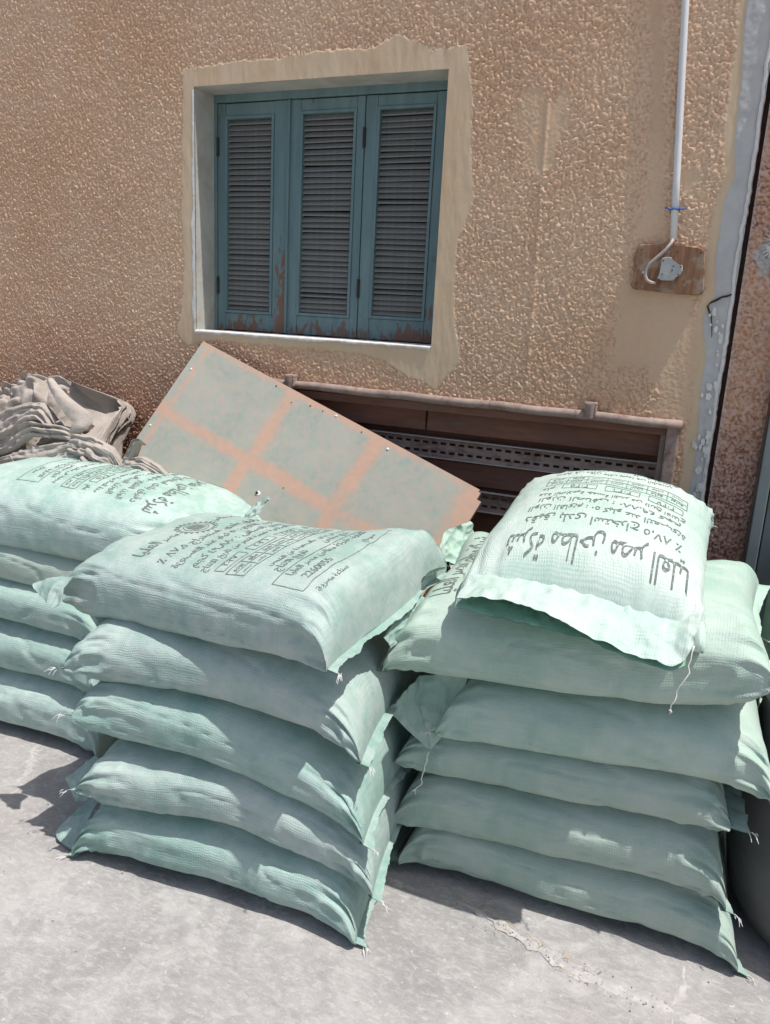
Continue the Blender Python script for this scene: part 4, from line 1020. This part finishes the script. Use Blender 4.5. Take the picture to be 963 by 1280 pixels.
si = [(-2.545, 2.43, 1.242), (-2.495, 2.40, 1.205), (-2.455, 2.385, 1.173), (-2.41, 2.375, 1.138), (-2.372, 2.375, 1.107), (-2.363, 2.37, 1.092), (-2.372, 2.37, 1.078), (-2.395, 2.375, 1.052), (-2.42, 2.39, 1.045)]
strap = ruled('strap', so, si, M['cloth'], heap, 521, nx_=70, ny_=12, belly=.012, amp=.0012, thick=.004)
li = [(-2.57, 2.56, 1.20), (-2.54, 2.56, 1.15), (-2.50, 2.56, 1.12), (-2.46, 2.56, 1.09), (-2.42, 2.55, 1.06), (-2.40, 2.5, 1.05), (-2.40, 2.48, 1.04), (-2.41, 2.46, 1.04), (-2.42, 2.45, 1.04)]
ruled('shaded_lining', si, li, M['cloth_shade'], heap, 522, nx_=70, ny_=14, amp=.004)  # inner side of the strap, coloured dark for the shade inside it
b = Bm(); ec = Vector((-2.455, 2.397, 1.186)); b.tube([ec + Vector((.007 * math.cos(t), -.006, .007 * math.sin(t))) for t in np.linspace(0, 2 * math.pi, 18)], .0022, 6, False); b.build('eyelet', M['pvc_lip'], strap, True)
b = Bm(); b.tube([ec + Vector((0, -.004, 0)), ec + Vector((0, -.0065, 0))], .005, 10); b.build('eyelet_hole', M['black'], strap)

# crumpled unfilled corners of single sacks
def side_flap(parent, A_, B_, mat, seed, amp=.003):
    return ruled('side_flap', A_, B_, M[mat], parent, seed, nx_=50, ny_=26, amp=amp, thick=.002)

side_flap(m5, [(-1.572, 1.63, .135), (-1.583, 1.58, .075), (-1.58, 1.555, .03), (-1.562, 1.525, .008)], [(-1.63, 1.635, .085), (-1.668, 1.585, .045), (-1.69, 1.55, .012), (-1.655, 1.53, .008), (-1.60, 1.515, .006)], 'hem', 601)
side_flap(r2, [(-.56, 1.97, .63), (-.572, 1.94, .54), (-.60, 1.90, .46), (-.628, 1.885, .42)], [(-.70, 1.96, .595), (-.688, 1.935, .535), (-.655, 1.90, .482), (-.634, 1.882, .452)], 'sack_mint', 602)
side_flap(r2, [(-.70, 1.96, .595), (-.688, 1.935, .535), (-.655, 1.90, .482), (-.634, 1.882, .452)], [(-.728, 1.89, .563), (-.758, 1.88, .508), (-.698, 1.878, .466), (-.630, 1.872, .430)], 'sack_mint', 603)
side_flap(l1, [(-1.47, 2.27, .90), (-1.46, 2.2, .885), (-1.46, 2.16, .87)], [(-1.385, 2.27, .96), (-1.37, 2.2, .945), (-1.385, 2.13, .885)], 'hem', 604, .006)

# ears of cloth filling the gap between the middle and right stacks
side_flap(m1, [(-.735, 1.99, .845), (-.73, 2.03, .86), (-.728, 2.07, .87)], [(-.70, 1.985, .905), (-.69, 2.01, .90), (-.67, 2.05, .895)], 'hem', 605, .004)
side_flap(m1, [(-.75, 1.80, .76), (-.745, 1.90, .80), (-.74, 1.98, .835)], [(-.735, 1.82, .725), (-.71, 1.92, .75), (-.68, 2.0, .80)], 'hem', 606, .004)
side_flap(r1, [(-.73, 2.34, .80), (-.735, 2.43, .82), (-.71, 2.52, .84)], [(-.80, 2.33, .85), (-.805, 2.41, .90), (-.75, 2.50, .92)], 'hem_pale', 607, .005)
# grit and straw left on the concrete
rr = random.Random(11); b = Bm()
RL = [(-.50, 1.86), (-.42, 1.842), (-.338, 1.812), (-.222, 1.783), (-.135, 1.752), (-.036, 1.745), (.077, 1.735)]
for k in range(230):
    if k < 120:
        i = rr.randrange(len(RL) - 1); t = rr.random(); x = RL[i][0] + (RL[i + 1][0] - RL[i][0]) * t + rr.gauss(0, .025); y = RL[i][1] + (RL[i + 1][1] - RL[i][1]) * t + rr.gauss(0, .02)
    else: x, y = rr.uniform(-2.2, .5), rr.uniform(.9, 1.9)
    r = rr.choice((.001, .0013, .0016, .0024)); z = .001
    bmesh.ops.create_icosphere(b.bm, subdivisions=1, radius=r, matrix=Matrix.Translation((x, y, z + r * .5)) @ Matrix.Diagonal((rr.uniform(.7, 1.6), rr.uniform(.7, 1.4), rr.uniform(.5, 1), 1)))
tag(b.build('grit', M['ridge']), 'fine grit scattered on the concrete ground', None, None, 'stuff')
b = Bm()
for k in range(46):
    i = rr.randrange(4); t = rr.random(); x = RL[i][0] + (RL[i + 1][0] - RL[i][0]) * t + rr.gauss(0, .018); y = RL[i][1] + (RL[i + 1][1] - RL[i][1]) * t + rr.gauss(0, .014)
    a_ = rr.uniform(0, 6.3); L = rr.uniform(.006, .02); p = Vector((x, y, .006)); d = Vector((math.cos(a_), math.sin(a_), 0)) * L
    b.tube([p, p + d * .5 + Vector((0, 0, .003)), p + d], [.0009, .0009, .0006], 4)
tag(b.build('straw', M['straw']), 'bits of straw caught along the mortar line', None, None, 'stuff')

# broken pale plaster and a black crack beside the joint
rr = random.Random(23); b = Bm()
for k in range(38):
    z = rr.uniform(1.02, 1.68); x = -.058 - abs(rr.gauss(0, .016)) - (.02 if z > 1.6 else 0); r = rr.uniform(.004, .012)
    n = rr.randint(5, 7); poly = [(x + r * rr.uniform(.5, 1.1) * math.cos(2 * math.pi * i / n), z + r * 1.7 * rr.uniform(.5, 1.1) * math.sin(2 * math.pi * i / n)) for i in range(n)]
    b.prism(poly, YW - rr.uniform(.010, .016), YW - .002, lambda u, v, w: (u, w, v))
tag(b.build('plaster_chip', M['white_chip'], house), kind='stuff')
b = Bm()
b.tube([(-.05, YW - .0085, 1.70), (-.068, YW - .009, 1.692), (-.082, YW - .009, 1.689), (-.098, YW - .009, 1.678), (-.112, YW - .009, 1.671), (-.122, YW - .009, 1.66)], [.002, .0035, .003, .004, .003, .001], 6)
b.tube([(-.122, YW - .009, 1.66), (-.116, YW - .009, 1.645), (-.106, YW - .009, 1.625), (-.10, YW - .009, 1.60), (-.095, YW - .009, 1.56)], [.003, .003, .002, .0015, .0008], 6)
b.build('wall_crack', M['crack'], house)

side_flap(m1, [(-1.615, 1.60, .83), (-1.625, 1.57, .80), (-1.61, 1.545, .765)], [(-1.66, 1.60, .825), (-1.735, 1.565, .795), (-1.70, 1.55, .772), (-1.63, 1.54, .752)], 'hem', 608, .004)
side_flap(m2, [(-1.545, 1.63, .25), (-1.56, 1.59, .19), (-1.57, 1.565, .15)], [(-1.60, 1.635, .25), (-1.665, 1.58, .185), (-1.60, 1.55, .145)], 'hem', 609, .004)

# swags of loose cloth with sharp folds and thin edges over the heap
def swag(path, width, seed, ripples=3.0, amp=.014, side=(0, -.35, -1)):
    p = np.array(path, float); d = np.concatenate([[0], np.cumsum(np.linalg.norm(np.diff(p, axis=0), axis=1))]); n, k = 120, 60
    t = np.linspace(0, d[-1], n); c = np.stack([np.interp(t, d, p[:, i]) for i in range(3)], -1)
    for _ in range(14): c[1:-1] = (c[:-2] + 2 * c[1:-1] + c[2:]) / 4
    v = np.linspace(0, 1, k); sd = np.array(side, float); sd /= np.linalg.norm(sd)
    T_, V_ = np.meshgrid(t, v, indexing='ij')
    wloc = width * (.8 + .35 * vnoise(T_ * 5, T_ * 0, 0, seed))
    base = c[:, None] + (V_ * wloc)[..., None] * sd
    ph = V_ * ripples + .55 * fbm(T_ * 6, V_ * 1.5, 0, seed + 1, 3) + T_ * 1.2
    tri = np.abs((ph % 1) - .5) * 2
    tri = 1 - (1 - tri) ** 1.6
    dsp = amp * tri * (.6 + .5 * vnoise(T_ * 8, V_ * 2, 0, seed + 2)) + .006 * (1 - 2 * np.abs(vnoise(T_ * 26, V_ * 7, 0, seed + 3)))
    curl = -.030 * np.clip((V_ - .82) / .18, 0, 1) ** 2 - .02 * np.clip((.12 - V_) / .12, 0, 1) ** 2
    nn_ = np.cross(np.gradient(c, axis=0), sd); nn_ /= np.linalg.norm(nn_, axis=1, keepdims=True)
    nn_[nn_[:, 1] > 0] *= -1
    top = base + (dsp + curl)[..., None] * nn_[:, None]; bot = top - .0025 * nn_[:, None]
    N_ = n * k
    return mesh_np('cloth_fold', np.concatenate([top.reshape(-1, 3), bot.reshape(-1, 3)]), np.concatenate([grid_quads(n, k), grid_quads(n, k, off=N_)[:, ::-1]]), M['cloth'], heap)
swag([(-3.1, 2.42, .96), (-2.834, 2.41, 1.085), (-2.647, 2.40, 1.155), (-2.54, 2.40, 1.165), (-2.47, 2.40, 1.10)], .12, 701, 3.2, .020)
swag([(-3.1, 2.40, .90), (-2.819, 2.39, 1.0), (-2.587, 2.38, 1.085), (-2.40, 2.38, 1.085), (-2.28, 2.39, 1.03)], .11, 702, 2.6, .018)
swag([(-3.05, 2.37, .83), (-2.806, 2.365, .90), (-2.573, 2.36, .99), (-2.36, 2.36, 1.035), (-2.18, 2.37, 1.0)], .13, 703, 3.4, .017)
swag([(-2.36, 2.37, 1.06), (-2.25, 2.36, 1.06), (-2.15, 2.36, 1.03), (-2.08, 2.36, .94)], .12, 704, 2.4, .016)
swag([(-2.10, 2.35, .90), (-2.085, 2.35, 1.0), (-2.055, 2.355, 1.07), (-2.03, 2.36, 1.075)], .045, 705, 1.6, .012, (.95, -.15, -.25))
swag([(-2.09, 2.35, 1.0), (-2.0, 2.35, 1.015), (-1.93, 2.35, .99), (-1.85, 2.35, .94)], .09, 706, 1.8, .013)

# rolled green mat just showing at the right edge, standing against the door
mx, my, mh = 0.193, 2.76, 0.906
mat_ = empty('rolled_mat', (mx + .055, my, 0), 'light green rolled mat standing against the steel door at the right edge', 'mat')
b = Bm(); b.lathe([(.0, .003), (.052, .003), (.055, .02), (.0535, .2), (.055, .45), (.054, .7), (.055, mh - .01), (.053, mh), (.047, mh), (.046, mh - .03), (0, mh - .03)], (mx + .055, my, 0), 28); b.build('mat_roll', M['green_mat'], mat_, True)
b = Bm(); b.tube([(mx + .055 + (.006 + .0024 * t) * math.cos(t), my + (.006 + .0024 * t) * math.sin(t), mh - .004) for t in np.linspace(0, 15, 60)], .0022, 5); b.build('mat_edge', M['green_mat'], mat_, True)
for z in (.25, .62):
    b = Bm(); b.tube([(mx + .055 + .057 * math.cos(t), my + .057 * math.sin(t), z + .004 * math.sin(t)) for t in np.linspace(0, 2 * math.pi, 24)], .003, 6, False); b.build('string_tie', M['thread'], mat_, True)
